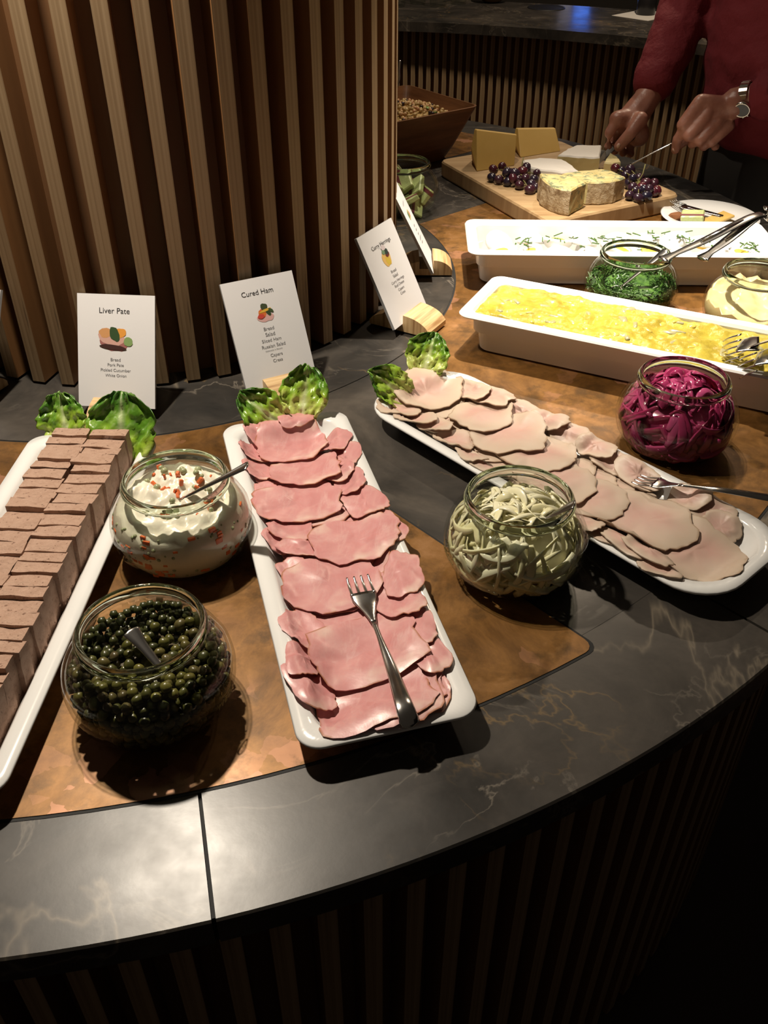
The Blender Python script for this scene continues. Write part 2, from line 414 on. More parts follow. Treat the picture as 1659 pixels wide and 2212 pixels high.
# ---- buffet counter
ctr = thing('buffet_counter', 'round dark marble buffet counter with copper inlays and slatted wooden front', 'counter', (CC.x, CC.y, FZ))
def arc_slab(r0, r1, a0, a1, z0, z1, n, ch=0.0):
    top = []; bot = []
    ri = []
    for i in range(n+1):
        a = a0+(a1-a0)*i/n; c, s = cos(a), sin(a)
        ri.append([(r0*c, r0*s, z0), ((r1-ch)*c, (r1-ch)*s, z0), (r1*c, r1*s, z0+ch), (r1*c, r1*s, z1-ch), ((r1-ch)*c, (r1-ch)*s, z1), (r0*c, r0*s, z1)])
    return ri
SEAMS = [-168, -138, -108, -75.6, -48, -20, 12, 41, 70, 100, 132, 162]
Z0 = -FZ
for i, s in enumerate(SEAMS):
    e = SEAMS[i+1] if i+1 < len(SEAMS) else SEAMS[0]+360
    g = .0017/R_TOP
    v, f = loft(arc_slab(1.11, R_TOP, radians(s)+g, radians(e)-g, Z0-.032, Z0, 24, .0018))
    obj('countertop_slab', v, f, STONE, ctr)
v, f = lathe([(.30, Z0-.032), (1.1105, Z0-.032), (1.1105, Z0), (.30, Z0)], 160, True); obj('countertop_slab', v, f, STONE, ctr)
v, f = lathe([(.30, Z0-.034), (R_TOP-.004, Z0-.034), (R_TOP-.004, Z0-.003), (1.112, Z0-.003), (1.112, Z0-.0325), (.30, Z0-.0325)], 128, True); obj('joint_filler', v, f, BLACK, ctr)
v, f = lathe([(.02, 0), (R_IN-.003, 0), (R_IN-.003, .0009), (R_IN-.0034, .0013), (.02, .0013)], 128, True)
obj('stone_disc', [(p[0], p[1], p[2]+Z0) for p in v], f, STONE, ctr, smooth=False)
HW = .145
def copper_plate(am, an, grow, z0, z1, name, mat):
    # annular sector between two stone bands centred on angles am, an; sides parallel to the band axes
    w = HW-grow; r0 = R_IN-grow; r1 = R_CU+grow; rr = .014
    def ang(r, A, sgn): return A+sgn*math.asin(w/r)
    out = []
    N = 40
    a0, a1 = ang(r1, am, 1), ang(r1, an, -1)
    da = rr/r1
    for i in range(5):                                # rounded outer corner at am side
        t = i/4*pi/2; rad = r1-rr+rr*sin(t); a = ang(rad, am, 1)+da*(1-cos(t)); out.append((rad*cos(a), rad*sin(a)))
    for i in range(1, N): a = a0+da+(a1-a0-2*da)*i/N; out.append((r1*cos(a), r1*sin(a)))
    for i in range(4, -1, -1):
        t = i/4*pi/2; rad = r1-rr+rr*sin(t); a = ang(rad, an, -1)-da*(1-cos(t)); out.append((rad*cos(a), rad*sin(a)))
    b0, b1 = ang(r0, an, -1), ang(r0, am, 1)
    for i in range(N+1): a = b0+(b1-b0)*i/N; out.append((r0*cos(a), r0*sin(a)))
    M_ = len(out)
    V = [(x, y, z0) for x, y in out]+[(x, y, z1) for x, y in out]
    half = M_
    # build as strip: outer part indices 0..(N+8), inner reversed
    no = 5+(N-1)+5; Fc = []
    for j in range(M_): k = (j+1) % M_; Fc.append((j, k, M_+k, M_+j))
    Fc.append(tuple(range(M_, 2*M_)))
    return obj(name, V, Fc, mat, ctr)
BANDS = [radians(a) for a in (-138, -48, 41, 132)]
for i in range(4):
    A = BANDS[i]; B = BANDS[(i+1) % 4] + (2*pi if i == 3 else 0)
    copper_plate(A, B, .0030, Z0-.004, Z0+.0004, 'inlay_joint', BLACK)
    copper_plate(A, B, .0, Z0-.004, Z0+.0011, 'copper_inlay', COPPER)
v, f = lathe([(.30, 0.02), (1.152, .02), (1.152, Z0-.034), (.30, Z0-.034)], 128, True); obj('core', v, f, CORE, ctr)
v, f = lathe([(.30, 0.0), (1.10, 0), (1.10, .02), (.30, .02)], 96, True); obj('plinth', v, f, CORE, ctr)
v, f = box(-.036, 0, -.0093, .0093, .04, Z0-.034)
fm = [0, 0, 1, 1, 1, 0]
src = None
NS = 172
for k in range(NS):
    a = 2*pi*k/NS
    if src is None: o = src = obj('slat', v, f, None, ctr, mats=[PLY, SIDE], fmat=fm)
    else: o = inst(src, 'slat', ctr)
    o.location = (1.190*cos(a), 1.190*sin(a), 0); o.rotation_euler = (0, 0, a)

# ---- slatted column
KC = Vector((-.392, 1.5493)); KT = 1.75
kol = thing('slatted_column', 'round column clad in upright plywood slats standing on the counter', 'column', (KC.x, KC.y, 0.0016))
v, f = lathe([(.05, 0), (.376, 0), (.376, KT), (.05, KT)], 96, True); obj('column_core', v, f, CORE, kol, smooth=False)
v, f = box(-.045, 0, -.0094, .0094, .004, KT)
fmk = [0, 0, 1, 1, 1, 0]
src = None
for k in range(58):
    a = radians(-42.2)+2*pi*k/58
    if src is None: o = src = obj('slat', v, f, None, kol, mats=[PLY, SIDE], fmat=fmk)
    else: o = inst(src, 'slat', kol)
    o.location = (.4135*cos(a), .4135*sin(a), 0); o.rotation_euler = (0, 0, a)

# ---- back bar
bar = thing('bar_counter', 'curved dark bar counter with slatted wooden front across the room', 'bar', (CC.x, CC.y, FZ))
RB = 2.66
v, f = loft(arc_slab(RB, RB+.62, radians(30), radians(118), Z0-.036, Z0, 40)); 
v = [(p[0], p[1], p[2]) for p in v]; obj('bar_top', v, f, STONE, bar)
v, f = loft(arc_slab(RB+.07, RB+.55, radians(30), radians(118), 0, Z0-.036, 40)); obj('bar_body', v, f, CORE, bar)
v, f = box(0, .022, -.0085, .0085, .02, Z0-.036)
src = None; nb = 122
for k in range(nb):
    a = radians(30.5)+k*.0335/2.70
    if src is None: o = src = obj('slat', v, f, PLY, bar)
    else: o = inst(src, 'slat', bar)
    o.location = ((RB+.05)*cos(a), (RB+.05)*sin(a), 0); o.rotation_euler = (0, 0, a)

# ================================================================== trays and pans
def tray(name, label, cen, ang, L=.53, Wd=.162, rad=.018, h=.028, rim=.017, depth=.020):
    v, f = shells([(L-2*rim-.03, Wd-2*rim-.03, rad*.8, 0), (L-2*rim-.004, Wd-2*rim-.004, rad, h-.010), (L-.006, Wd-.006, rad+.002, h-.006), (L, Wd, rad+.004, h-.002),
                   (L-.003, Wd-.003, rad+.003, h), (L-2*rim, Wd-2*rim, rad, h-.0005), (L-2*rim-.006, Wd-2*rim-.006, rad*.9, h-.004), (L-2*rim-.026, Wd-2*rim-.026, rad*.7, h-depth)], 8)
    o = obj(name, v, f, WHITE, None, True, loc=(cen[0], cen[1], .0013)); o.rotation_euler = (0, 0, ang)
    return tag(o, label, 'tray')
HAM_C, HAM_A = (-.061, .755), 1.8358
LIV_C, LIV_A = (-.373, .702), 1.530
TUR_C, TUR_A = (.205, .905), radians(-48)
tray('serving_tray', 'white rectangular tray holding the cured ham', HAM_C, HAM_A)
tray('serving_tray', 'white rectangular tray holding the liver pate slices', LIV_C, LIV_A)
tray('serving_tray', 'white tray with rounded ends holding pale turkey slices', TUR_C, TUR_A, .535, .168, .052, .028, .014)
def pan(name, label, cen, ang, L, Wd, h=.065):
    v, f = shells([(L-.064, Wd-.064, .02, 0), (L-.050, Wd-.050, .024, .003), (L-.044, Wd-.044, .024, h*.50), (L-.034, Wd-.034, .022, h*.52), (L-.032, Wd-.032, .022, h-.006),
                   (L-.004, Wd-.004, .018, h-.005), (L, Wd, .020, h-.0025), (L-.004, Wd-.004, .018, h), (L-.034, Wd-.034, .014, h-.0005), (L-.040, Wd-.040, .014, h-.005),
                   (L-.048, Wd-.048, .014, h*.52), (L-.056, Wd-.056, .014, .008)], 8)
    o = obj(name, v, f, WHITE, None, False, loc=(cen[0], cen[1], .0013)); o.rotation_euler = (0, 0, ang)
    return tag(o, label, 'pan')
HER_C, HER_A = (.381, 1.199), -.4579
EGG_C, EGG_A = (.412, 1.556), -.030
pan('food_pan', 'deep white pan filled with yellow curry herrings', HER_C, HER_A, .535, .164)
pan('food_pan', 'deep white pan holding halved boiled eggs with chives', EGG_C, EGG_A, .535, .168)
def loc2(cen, ang, x, y): return Vector((cen[0]+cos(ang)*x-sin(ang)*y, cen[1]+sin(ang)*x+cos(ang)*y))

# ================================================================== pate slices
pate_g = 'liver pate slices on the tray'
ydir = Vector((cos(LIV_A), sin(LIV_A))); xdir = Vector((sin(LIV_A), -cos(LIV_A)))
rows = 26; s0 = .232
def pate_block(w, t, h, seed):
    nx, nz = 7, 6; V = []; Fc = []
    def nz_(p, k=.0016): return noise.noise_vector(Vector(p)*55+Vector((seed*3.1, seed*1.7, 0)))*k
    ringsz = [(-1, 0.0)]
    P = []
    for iz in range(nz+1):
        ring = []
        z = h*iz/nz
        for ix in range(nx+1): ring.append(Vector((-w/2+w*ix/nx, -t/2, z)))
        for iy in (1, 2): ring.append(Vector((w/2, -t/2+t*iy/3, z)))
        for ix in range(nx, -1, -1): ring.append(Vector((-w/2+w*ix/nx, t/2, z)))
        for iy in (2, 1): ring.append(Vector((-w/2, -t/2+t*iy/3, z)))
        P.append([p+nz_(p) for p in ring])
    v, f = loft(P, True, False)
    n = len(P[0]); base = nz*n
    # top grid
    grid = [[base+ix for ix in range(nx+1)]]
    for iy in (1, 2):
        row = [base+n-iy]
        for ix in range(1, nx):
            p = Vector((-w/2+w*ix/nx, -t/2+t*iy/3, h)); p += nz_(p, .0022); v.append(tuple(p)); row.append(len(v)-1)
        row.append(base+nx+iy); grid.append(row)
    grid.append([base+nx+2+1+(nx-ix) for ix in range(nx+1)])
    for a, b in zip(grid, grid[1:]):
        for j in range(nx): f.append((a[j], a[j+1], b[j+1], b[j]))
    return v, f
seed = 0
for side in (0, 1):
    s = s0-.004*side
    while s > -.262:
        seed += 1
        t = random.uniform(.0150, .0205); w = .0440+random.uniform(-.0015, .0025); h = .0480+random.uniform(-.0022, .0022)
        near = max(0, (-.10-s))
        lean = radians(5)+near*1.3+random.uniform(-.03, .03)
        x = (.0225 if side else -.0225)+.010+random.uniform(-.0025, .0025)-near*.02
        c = Vector(LIV_C)+ydir*(s-t/2)+xdir*x
        v, f = pate_block(w, t*1.01, h, seed)
        o = obj('pate_slice', v, f, PATE, None, False, loc=(c.x, c.y, .0105))
        o.rotation_euler = (-lean, 0, LIV_A-pi/2+random.uniform(-.03, .03))
        tag(o, 'thick coarse brown liver pate slice in the double row on the white tray', 'pate slice', pate_g)
        s -= t+.0005
cr = [(187, 1180), (145, 1290), (150, 1300), (88, 1400), (140, 1303), (60, 1440), (128, 1306), (95, 1408)]
cv, cf = ico(1, 1)
for k, (px, py) in enumerate(cr):
    p = at(px, py, .022); r = random.uniform(.0015, .0032)
    vv = [Vector(q)*r*(1+.5*noise.noise(Vector(q)*2+Vector((k, 0, 0)))) for q in cv]
    tag(obj('pate_crumb', vv, cf, PATE, None, loc=p), 'small brown pate crumb fallen on the tray rim beside the slices', 'crumb', 'pate crumbs on the tray rim')

# ================================================================== draped slices
class HField:
    def __init__(s, cen, ang, L, Wd, floor, cell=.003):
        s.c = cen; s.a = ang; s.cell = cell; s.nx = int(L/cell)+1; s.ny = int(Wd/cell)+1; s.L = L; s.W = Wd
        s.H = [[floor]*s.ny for _ in range(s.nx)]
    def loc(s, p):
        d = (p[0]-s.c[0], p[1]-s.c[1]); return (cos(s.a)*d[0]+sin(s.a)*d[1], -sin(s.a)*d[0]+cos(s.a)*d[1])
    def idx(s, p):
        x, y = s.loc(p); return int((x+s.L/2)/s.cell), int((y+s.W/2)/s.cell)
    def get(s, p, r=2):
        i, j = s.idx(p); m = 0; n = 0; mx = 0
        for a in range(-r, r+1):
            for b in range(-r, r+1):
                ii = min(max(i+a, 0), s.nx-1); jj = min(max(j+b, 0), s.ny-1); h = s.H[ii][jj]; m += h; n += 1; mx = max(mx, h)
        c = s.H[min(max(i, 0), s.nx-1)][min(max(j, 0), s.ny-1)]
        return max(m/n, c)
    def put(s, p, z):
        i, j = s.idx(p)
        for a in (-1, 0, 1):
            for b in (-1, 0, 1):
                ii, jj = i+a, j+b
                if 0 <= ii < s.nx and 0 <= jj < s.ny: s.H[ii][jj] = max(s.H[ii][jj], z)
def slice_sheet(hf, cx, cy, a, b, rot, seed, thick=.0016, ruffle=.0012, shape=3.0, lift=0.0, tilt=(0, 0), fold=0.0, nr=8, na=44, jag=.06):
    pts = []; edge = []
    rad = []
    for j in range(na):
        t = 2*pi*j/na
        sq = (abs(cos(t))**shape+abs(sin(t))**shape)**(-1/shape)
        w = 1+.16*noise.noise(Vector((cos(t)*1.4, sin(t)*1.4, seed*7.3)))+.10*noise.noise(Vector((cos(t)*3.6, sin(t)*3.6, seed*3.3)))+jag*noise.noise(Vector((cos(t)*11, sin(t)*11, seed*1.3)))
        rad.append(sq*w)
    loc = [(0.0, 0.0, 0.0)]
    for i in range(1, nr+1):
        k = i/nr; k = k**.85
        for j in range(na):
            t = 2*pi*j/na; loc.append((a*rad[j]*k*cos(t), b*rad[j]*k*sin(t), k))
    cr_, sr_ = cos(rot), sin(rot)
    V = []
    for x, y, k in loc:
        X = cx+cr_*x-sr_*y; Y = cy+sr_*x+cr_*y
        z = hf.get((X, Y), 3)
        z += .0009+ruffle*(noise.noise(Vector((x*42, y*42, seed*2.1)))*(.5+k)+ .6*k*k*noise.noise(Vector((x*110, y*110, seed*5.1))))
        z += lift*k*k + tilt[0]*x + tilt[1]*y
        if fold: z += fold*max(0, noise.noise(Vector((x*28, y*9, seed*9.7))))
        V.append(Vector((X, Y, z)))
    # smooth heights
    def vid(i, j): return 0 if i == 0 else 1+(i-1)*na+j % na
    for _ in range(3):
        Z = [p.z for p in V]
        for i in range(1, nr+1):
            for j in range(na):
                nb_ = [vid(i, j-1), vid(i, j+1), vid(i-1, j)]+([vid(i+1, j)] if i < nr else [])
                V[vid(i, j)].z = .5*Z[vid(i, j)]+.5*sum(Z[q] for q in nb_)/len(nb_)
    for p in V:
        p.z = max(p.z, hf.get(p, 0)+.0004)
    for p in V: hf.put(p, p.z+thick)
    n = len(V); T = [p+Vector((0, 0, thick*(1-.35*(loc[q][2] > .99)))) for q, p in enumerate(V)]
    Fc = []
    for j in range(na): Fc.append((n, n+vid(1, j), n+vid(1, j+1)))
    for i in range(1, nr):
        for j in range(na): Fc.append((n+vid(i, j), n+vid(i+1, j), n+vid(i+1, j+1), n+vid(i, j+1)))
    low = [q for q in Fc]
    Fc += [tuple(x-n for x in reversed(q)) for q in low]
    rb = [V[vid(nr, j)] for j in range(na)]; rt = [T[vid(nr, j)] for j in range(na)]; m2 = 2*n
    for j in range(na): k2 = (j+1) % na; Fc.append((m2+j, m2+k2, m2+na+k2, m2+na+j))
    E = [k for _, _, k in loc]*2+[1.0]*(2*na)
    return V+T+rb+rt, Fc, E
def drape(name, mat, hf, items, label, cat, group, thick):
    for k, it in enumerate(items):
        px, py, a, b, rot = it[:5]; kw = dict(it[5]) if len(it) > 5 else {}; kw0 = kw.pop('lab', None)
        p = at(px, py, kw.pop('pz', .034))
        v, f, e = slice_sheet(hf, p.x, p.y, a, b, rot, k*1.37+len(items), thick, **kw)
        o = obj_c(name, v, f, mat, None, True); set_attr(o, 'edge', e)
        tag(o, kw0 or label, cat, None if kw0 else group)
hfH = HField(HAM_C, HAM_A, .53, .162, .0105)
# tray wall/rim in the field so that slices drape onto it
def rim_field(hf, rim, h):
    for i in range(hf.nx):
        for j in range(hf.ny):
            x = -hf.L/2+i*hf.cell; y = -hf.W/2+j*hf.cell
            d = min(hf.L/2-abs(x), hf.W/2-abs(y))
            if d < rim+.004: hf.H[i][j] = h+.0013
            elif d < rim+.014: hf.H[i][j] = .0105+(h-.0095)*(1-(d-rim-.004)/.010)
rim_field(hfH, .017, .028); 
RW = HAM_A-pi/2
ham = []
rnd = random.Random(3)
# hidden bed of slices
for k in range(13):
    q = loc2(HAM_C, HAM_A, -.17+.028*k, .0+rnd.uniform(-.006, .006)); 
    ham.append((q, .050, .040))
hl = 'thin pink cured ham slice draped in the overlapping pile on the white tray'
for k, (q, a, b) in enumerate(ham):
    v, f, e = slice_sheet(hfH, q.x, q.y, a, b, RW+rnd.uniform(-.2, .2), 50+k, .0013, ruffle=.001)
    o = obj_c('ham_slice', v, f, HAM, None, True); set_attr(o, 'edge', e); tag(o, hl, 'ham slice', 'cured ham slices')
H_ = [
 (878, 1468, .036, .042, RW+.1), (864, 1474, .040, .042, RW+.08), (846, 1480, .043, .043, RW+.05),
 (800, 1492, .053, .041, RW+.02, dict(lab='flat pink ham slice at the bare tray end, lowest of the pile', ruffle=.0005, shape=4.0)),
 (668, 1470, .018, .030, RW+.3, dict(fold=.008)), (655, 1420, .016, .026, RW-.2, dict(fold=.008)), (915, 1395, .018, .034, RW+.3, dict(fold=.008)), (895, 1350, .020, .030, RW-.2, dict(fold=.008)),
 (662, 1345, .020, .030, RW+.4, dict(fold=.006)),
 (788, 1385, .053, .043, RW+.10, dict(lift=.001, ruffle=.0005, shape=4.0, lab='wide pink ham slice lying under the fork handle')),
 (855, 1270, .024, .040, RW+.2, dict(fold=.010)), (870, 1235, .020, .034, RW-.3, dict(fold=.010)), (640, 1215, .018, .026, RW+.5, dict(fold=.008)),
 (712, 1240, .052, .042, RW+.14, dict(lift=.001, ruffle=.0005, lab='wide pink ham slice lying under the fork tines')),
 (610, 1150, .020, .024, RW+.3, dict(fold=.008)), (622, 1120, .024, .024, RW-.3, dict(fold=.008)), (650, 1168, .026, .014, RW-.35, dict(fold=.005)), (835, 1130, .018, .030, RW+.2, dict(fold=.010)),
 (765, 1150, .048, .038, RW-.25, dict(lift=.001, ruffle=.0006)),
 (790, 1075, .022, .030, RW+.3, dict(fold=.010)), (755, 1030, .018, .026, RW-.2, dict(fold=.010)), (578, 1050, .014, .024, RW+.2, dict(fold=.008)),
 (645, 1066, .051, .038, RW+.12, dict(lift=.001, ruffle=.0006)),
 (560, 1000, .018, .024, RW+.4, dict(fold=.008)), (742, 975, .020, .030, RW-.4, dict(fold=.010)), (720, 1000, .018, .026, RW+.4, dict(fold=.008)),
 (655, 1000, .042, .032, RW+.0, dict(lift=.003)),
 (550, 955, .018, .024, RW+.4, dict(fold=.010)), (722, 945, .020, .024, RW-.4, dict(fold=.010)), (560, 925, .016, .022, RW+.4, dict(fold=.010)),
 (628, 938, .046, .040, RW-.08, dict(lift=.001, ruffle=.0006, lab='pink ham slice topping the pile against the lettuce leaves')), (640, 902, .024, .014, RW+.2, dict(fold=.008)),
]
drape('ham_slice', HAM, hfH, H_, hl, 'ham slice', 'cured ham slices', .0013)

hfT = HField(TUR_C, TUR_A, .535, .168, .0105)
rim_field(hfT, .014, .028)
tl = 'thin pale turkey slice draped in the overlapping pile on the rounded tray'
for k in range(14):
    q = loc2(TUR_C, TUR_A, .185-.031*k, rnd.uniform(-.006, .006))
    v, f, e = slice_sheet(hfT, q.x, q.y, .044, .053, TUR_A+rnd.uniform(-.2, .2), 90+k, .0019, ruffle=.001, shape=2.3)
    o = obj_c('turkey_slice', v, f, TURKEY, None, True); set_attr(o, 'edge', e); tag(o, tl, 'turkey slice', 'turkey slices')
RT = TUR_A
T_ = [
 (1425, 1222, .024, .012, RT+.3, dict(fold=.004)), (1545, 1095, .026, .018, RT, dict(fold=.010)), (1560, 1120, .022, .016, RT+.2, dict(fold=.010)),
 (1505, 1165, .052, .048, RT+.2, dict(shape=2.3, ruffle=.0006, lab='pinkish turkey slice at the bare rounded end of its tray')), 
 (1300, 1142, .030, .014, RT+.1, dict(fold=.008)), (1350, 1172, .032, .013, RT-.1, dict(fold=.007)), (1400, 1195, .030, .013, RT, dict(fold=.007)), (1255, 1125, .026, .014, RT, dict(fold=.008)),
 (1490, 1068, .022, .018, RT+.3, dict(fold=.010)),
 (1395, 1108, .056, .050, RT-.15, dict(shape=2.3, lift=.001, ruffle=.0006, lab='wide pale turkey slice beside the fork tines')),
 (1330, 985, .030, .016, RT+.1, dict(fold=.010)), (1380, 1012, .030, .016, RT-.1, dict(fold=.010)),
 (1268, 1062, .048, .046, RT+.4, dict(shape=2.3, fold=.010)),
 (1230, 925, .028, .016, RT+.1, dict(fold=.012)), (1290, 960, .026, .016, RT, dict(fold=.010)), (1060, 1000, .026, .015, RT+.2, dict(fold=.012)), (1020, 975, .026, .016, RT-.3, dict(fold=.012)),
 (1205, 1020, .050, .044, RT-.3, dict(shape=2.3, fold=.010)),
 (1165, 965, .046, .044, RT+.5, dict(shape=2.3, fold=.012)),
 (985, 935, .028, .022, RT+.4, dict(fold=.012)), (940, 905, .026, .020, RT-.3, dict(fold=.012)), (895, 890, .028, .020, RT+.5, dict(fold=.010)), (1130, 880, .028, .018, RT-.1, dict(fold=.012)), (1185, 905, .026, .016, RT+.2, dict(fold=.010)),
 (1098, 925, .050, .047, RT-.4, dict(shape=2.3, lift=.002)),
 (1040, 885, .040, .044, RT+.3, dict(shape=2.3, fold=.006)), (1065, 850, .030, .018, RT+.1, dict(fold=.012)), (860, 870, .030, .024, RT+.6, dict(fold=.010)), (1020, 835, .028, .018, RT, dict(fold=.010)),
 (922, 832, .048, .050, RT+.2, dict(shape=2.2, lift=.002, ruffle=.0006, lab='round turkey slice topping the pile beside its lettuce leaves')),
]
drape('turkey_slice', TURKEY, hfT, T_, tl, 'turkey slice', 'turkey slices', .002)

# ================================================================== lettuce
def lettuce(label, base, width, height, face, lean, seed, curl=.35, dark=.5, roll=0.0):
    """leaf standing on its base; face = compass angle of the leaf normal, lean = backward tilt"""
    nu, nv = 30, 28; V = []; lf = []; rb = []
    for j in range(nv+1):
        t = j/nv
        prof = max(.02, sin(pi*(t*.89+.085)))**.44
        for i in range(nu+1):
            s = i/nu*2-1
            ed = abs(s)
            wob = 1+.16*noise.noise(Vector((s*1.2, t*3.5, seed)))+.09*noise.noise(Vector((s*2, t*12, seed*1.7)))
            x = s*width/2*prof*wob
            cr = noise.noise(Vector((s*4.5, t*5.5, seed*2.0)))
            y = -curl*width*(s*s)*.26 + .16*height*t*t - .22*height*max(0, t-.78)*3*abs(noise.noise(Vector((s*1.5, 1, seed*3))))
            y += .0085*cr*(.35+.65*ed+.3*t) + .0065*(max(ed, t-.15)**3)*noise.noise(Vector((s*9, t*9, seed*4.0))) + .0030*noise.noise(Vector((s*14, t*14, seed*5.0)))*min(1, ed*5)
            z = height*(t+.05*t*noise.noise(Vector((s*4, t*3, seed*6.0)))-.05*ed*ed*t)
            V.append(Vector((x, y, z)))
            lf.append(min(1, max(0, t*1.05+.25*ed*t-(1-dark)*.55+.35*noise.noise(Vector((s*4, t*5, seed))))))
            vv_ = abs(((t*5.5-ed*2.2) % 1)-.5); veins = max(0, 1-vv_*9)*.30*(1-ed)**.5 if t > .15 and ed > .04 else 0
            rb.append(min(1, max(0, (1-ed/(.24*(1-t*.9)+.012))*(1-t*.6))+veins))
    M3 = Matrix.Rotation(face, 4, 'Z') @ Matrix.Rotation(-lean, 4, 'X') @ Matrix.Rotation(roll, 4, 'Y')
    V = [M3 @ p for p in V]
    n = len(V)
    Fc = []
    for j in range(nv):
        for i in range(nu): a = j*(nu+1)+i; Fc.append((a, a+1, a+nu+2, a+nu+1))
    o = obj('lettuce_leaf', V, Fc, LETT, None, True, loc=base)
    set_attr(o, 'leaf', lf); set_attr(o, 'rib', rb)
    md = o.modifiers.new('thickness', 'SOLIDIFY'); md.thickness = .0009
    return tag(o, label, 'lettuce')
lettuce('small curled green lettuce leaf behind the pate, beside the larger leaf', at(150, 952, .020), .062, .062, -.15, .35, 1.3, .45, .75, -.25)
lettuce('large dark green lettuce leaf standing at the end of the pate tray', at(262, 1000, .018), .088, .086, .05, .45, 2.7, .35, .95, .05)
lettuce('dark green lettuce leaf tilting sideways at the ham pile end', at(608, 918, .024), .056, .066, .35, .45, 4.1, .5, .60, -.75)
lettuce('upright ruffled lettuce leaf standing behind the ham pile', at(652, 905, .026), .064, .070, -.15, .40, 5.9, .5, .50, .05)
lettuce('light green lettuce leaf beside the far end of turkey tray', at(880, 858, .024), .050, .066, .7, .45, 7.2, .5, .40, -.7)
lettuce('green lettuce leaf behind the topmost turkey slice', at(915, 806, .028), .062, .058, -.30, .40, 8.8, .6, .50, .15)

# ================================================================== jars
def jar_r(z):                                   # inner radius at height z
    P = [(.0, .042), (.006, .050), (.012, .061), (.022, .068), (.034, .0718), (.046, .0727), (.058, .070), (.068, .0645), (.076, .0575), (.083, .0515), (.098, .0495)]
    for (a, b), (c, d) in zip(P, P[1:]):
        if z <= c: return b+(d-b)*(z-a)/(c-a)
    return P[-1][1]
JARSRC = {}
def text_mesh(txt, width=None, size=None):
    cu = bpy.data.curves.new('txt', 'FONT'); cu.body = txt; cu.align_x = 'CENTER'; cu.align_y = 'CENTER'; cu.resolution_u = 3
    o = bpy.data.objects.new('txt', cu); COL.objects.link(o)
    dg = bpy.context.evaluated_depsgraph_get(); me = o.evaluated_get(dg).to_mesh()
    V = [tuple(p.co) for p in me.vertices]; Fc = [tuple(p.vertices) for p in me.polygons]
    o.evaluated_get(dg).to_mesh_clear(); bpy.data.objects.remove(o); bpy.data.curves.remove(cu)
    x0 = min(p[0] for p in V); x1 = max(p[0] for p in V)
    s = width/(x1-x0) if width else size
    xm = (x0+x1)/2
    return [((p[0]-xm)*s, p[1]*s, 0) for p in V], Fc
EMB = None
def jar(label, cen, emb_angle=None):
    t = thing('glass_jar', label, 'jar', (cen[0], cen[1], .0013), 0, 'round glass jars on the buffet')
    if 'body' not in JARSRC:
        prof = [(.0, .0022), (.040, .0018), (.045, 0), (.050, .001), (.058, .006), (.066, .014), (.0720, .024), (.0748, .035), (.0755, .046), (.0735, .058), (.0685, .068), (.0615, .0765), (.0560, .0825), (.0540, .0865)]
        inn = [(.0515, .0865), (.0535, .082), (.0588, .0758), (.0657, .0668), (.0705, .0572), (.0726, .046), (.0718, .0355), (.069, .025), (.063, .0155), (.0545, .008), (.045, .0045), (.0, .0045)]
        v, f = lathe(prof+inn, 64); JARSRC['body'] = obj('jar_body', v, f, GLASS, t, True); JARSRC['body']['label'] = 'rounded clear glass body'
        rp = [(.0510, .0865), (.0540, .0865), (.0548, .0885), (.0566, .0900), (.0570, .0925), (.0562, .0945), (.0548, .0955), (.0546, .0975), (.0530, .0988), (.0508, .0985), (.0500, .0965), (.0500, .090)]
        v, f = lathe(rp, 64, True); JARSRC['rim'] = obj('jar_rim', v, f, RIMGLASS, t, True)
    else:
        inst(JARSRC['body'], 'jar_body', t); inst(JARSRC['rim'], 'jar_rim', t)
    if emb_angle is not None:
        v, f = text_mesh('WECK', .030)
        # small strawberry outline above the word
        pts = [(.008*sin(a)*(1-.35*cos(a)), .0135+.0065*cos(a)) for a in [2*pi*k/24 for k in range(24)]]
        ring = [(x, y) for x, y in pts]; ringi = [(x*.84, .0135+(y-.0135)*.84) for x, y in pts]
        off = len(v); v = v+[(x, y, 0) for x, y in ring]+[(x, y, 0) for x, y in ringi]
        f = f+[(off+k, off+(k+1) % 24, off+24+(k+1) % 24, off+24+k) for k in range(24)]
        for sx, sy in ((-.003, .015), (.003, .015), (0, .012), (-.003, .010), (.003, .0105), (0, .0165)):
            o2 = len(v); v += [(sx-.0006, sy, 0), (sx, sy-.0009, 0), (sx+.0006, sy, 0), (sx, sy+.0009, 0)]; f += [(o2, o2+1, o2+2, o2+3)]
        W_ = []
        for x, y, z in v:
            zz = .036+y*.95; a = emb_angle+x/.0755
            r = .0755*math.sqrt(max(.2, 1-((zz-.044)/.075)**2))+.0006
            r = max(r, jar_r(zz)+.0031); W_.append((r*cos(a), r*sin(a), zz))
        o = obj('embossed_logo', W_, f, RIMGLASS, t); md = o.modifiers.new('t', 'SOLIDIFY'); md.thickness = .0006
    return t
J_CAP = (-.207, .556); J_SAL = (-.218, .775); J_ONI = (.138, .744); J_RED = (.371, .992); J_DIL = (.402, 1.402); J_MAY = (.575, 1.322); J_BUT = (.038, 1.886)
jar('clear glass jar full of green capers', J_CAP, radians(-20))
jar('clear glass jar of creamy Russian salad with carrot and peas', J_SAL)
jar('clear glass jar of shredded white onion', J_ONI, radians(195))
jar('clear glass jar of pickled purple red onion', J_RED)
jar('clear glass jar of chopped green chives', J_DIL)
jar('clear glass jar of pale yellow mayonnaise', J_MAY)
jar('clear glass jar of wrapped butter portions', J_BUT)

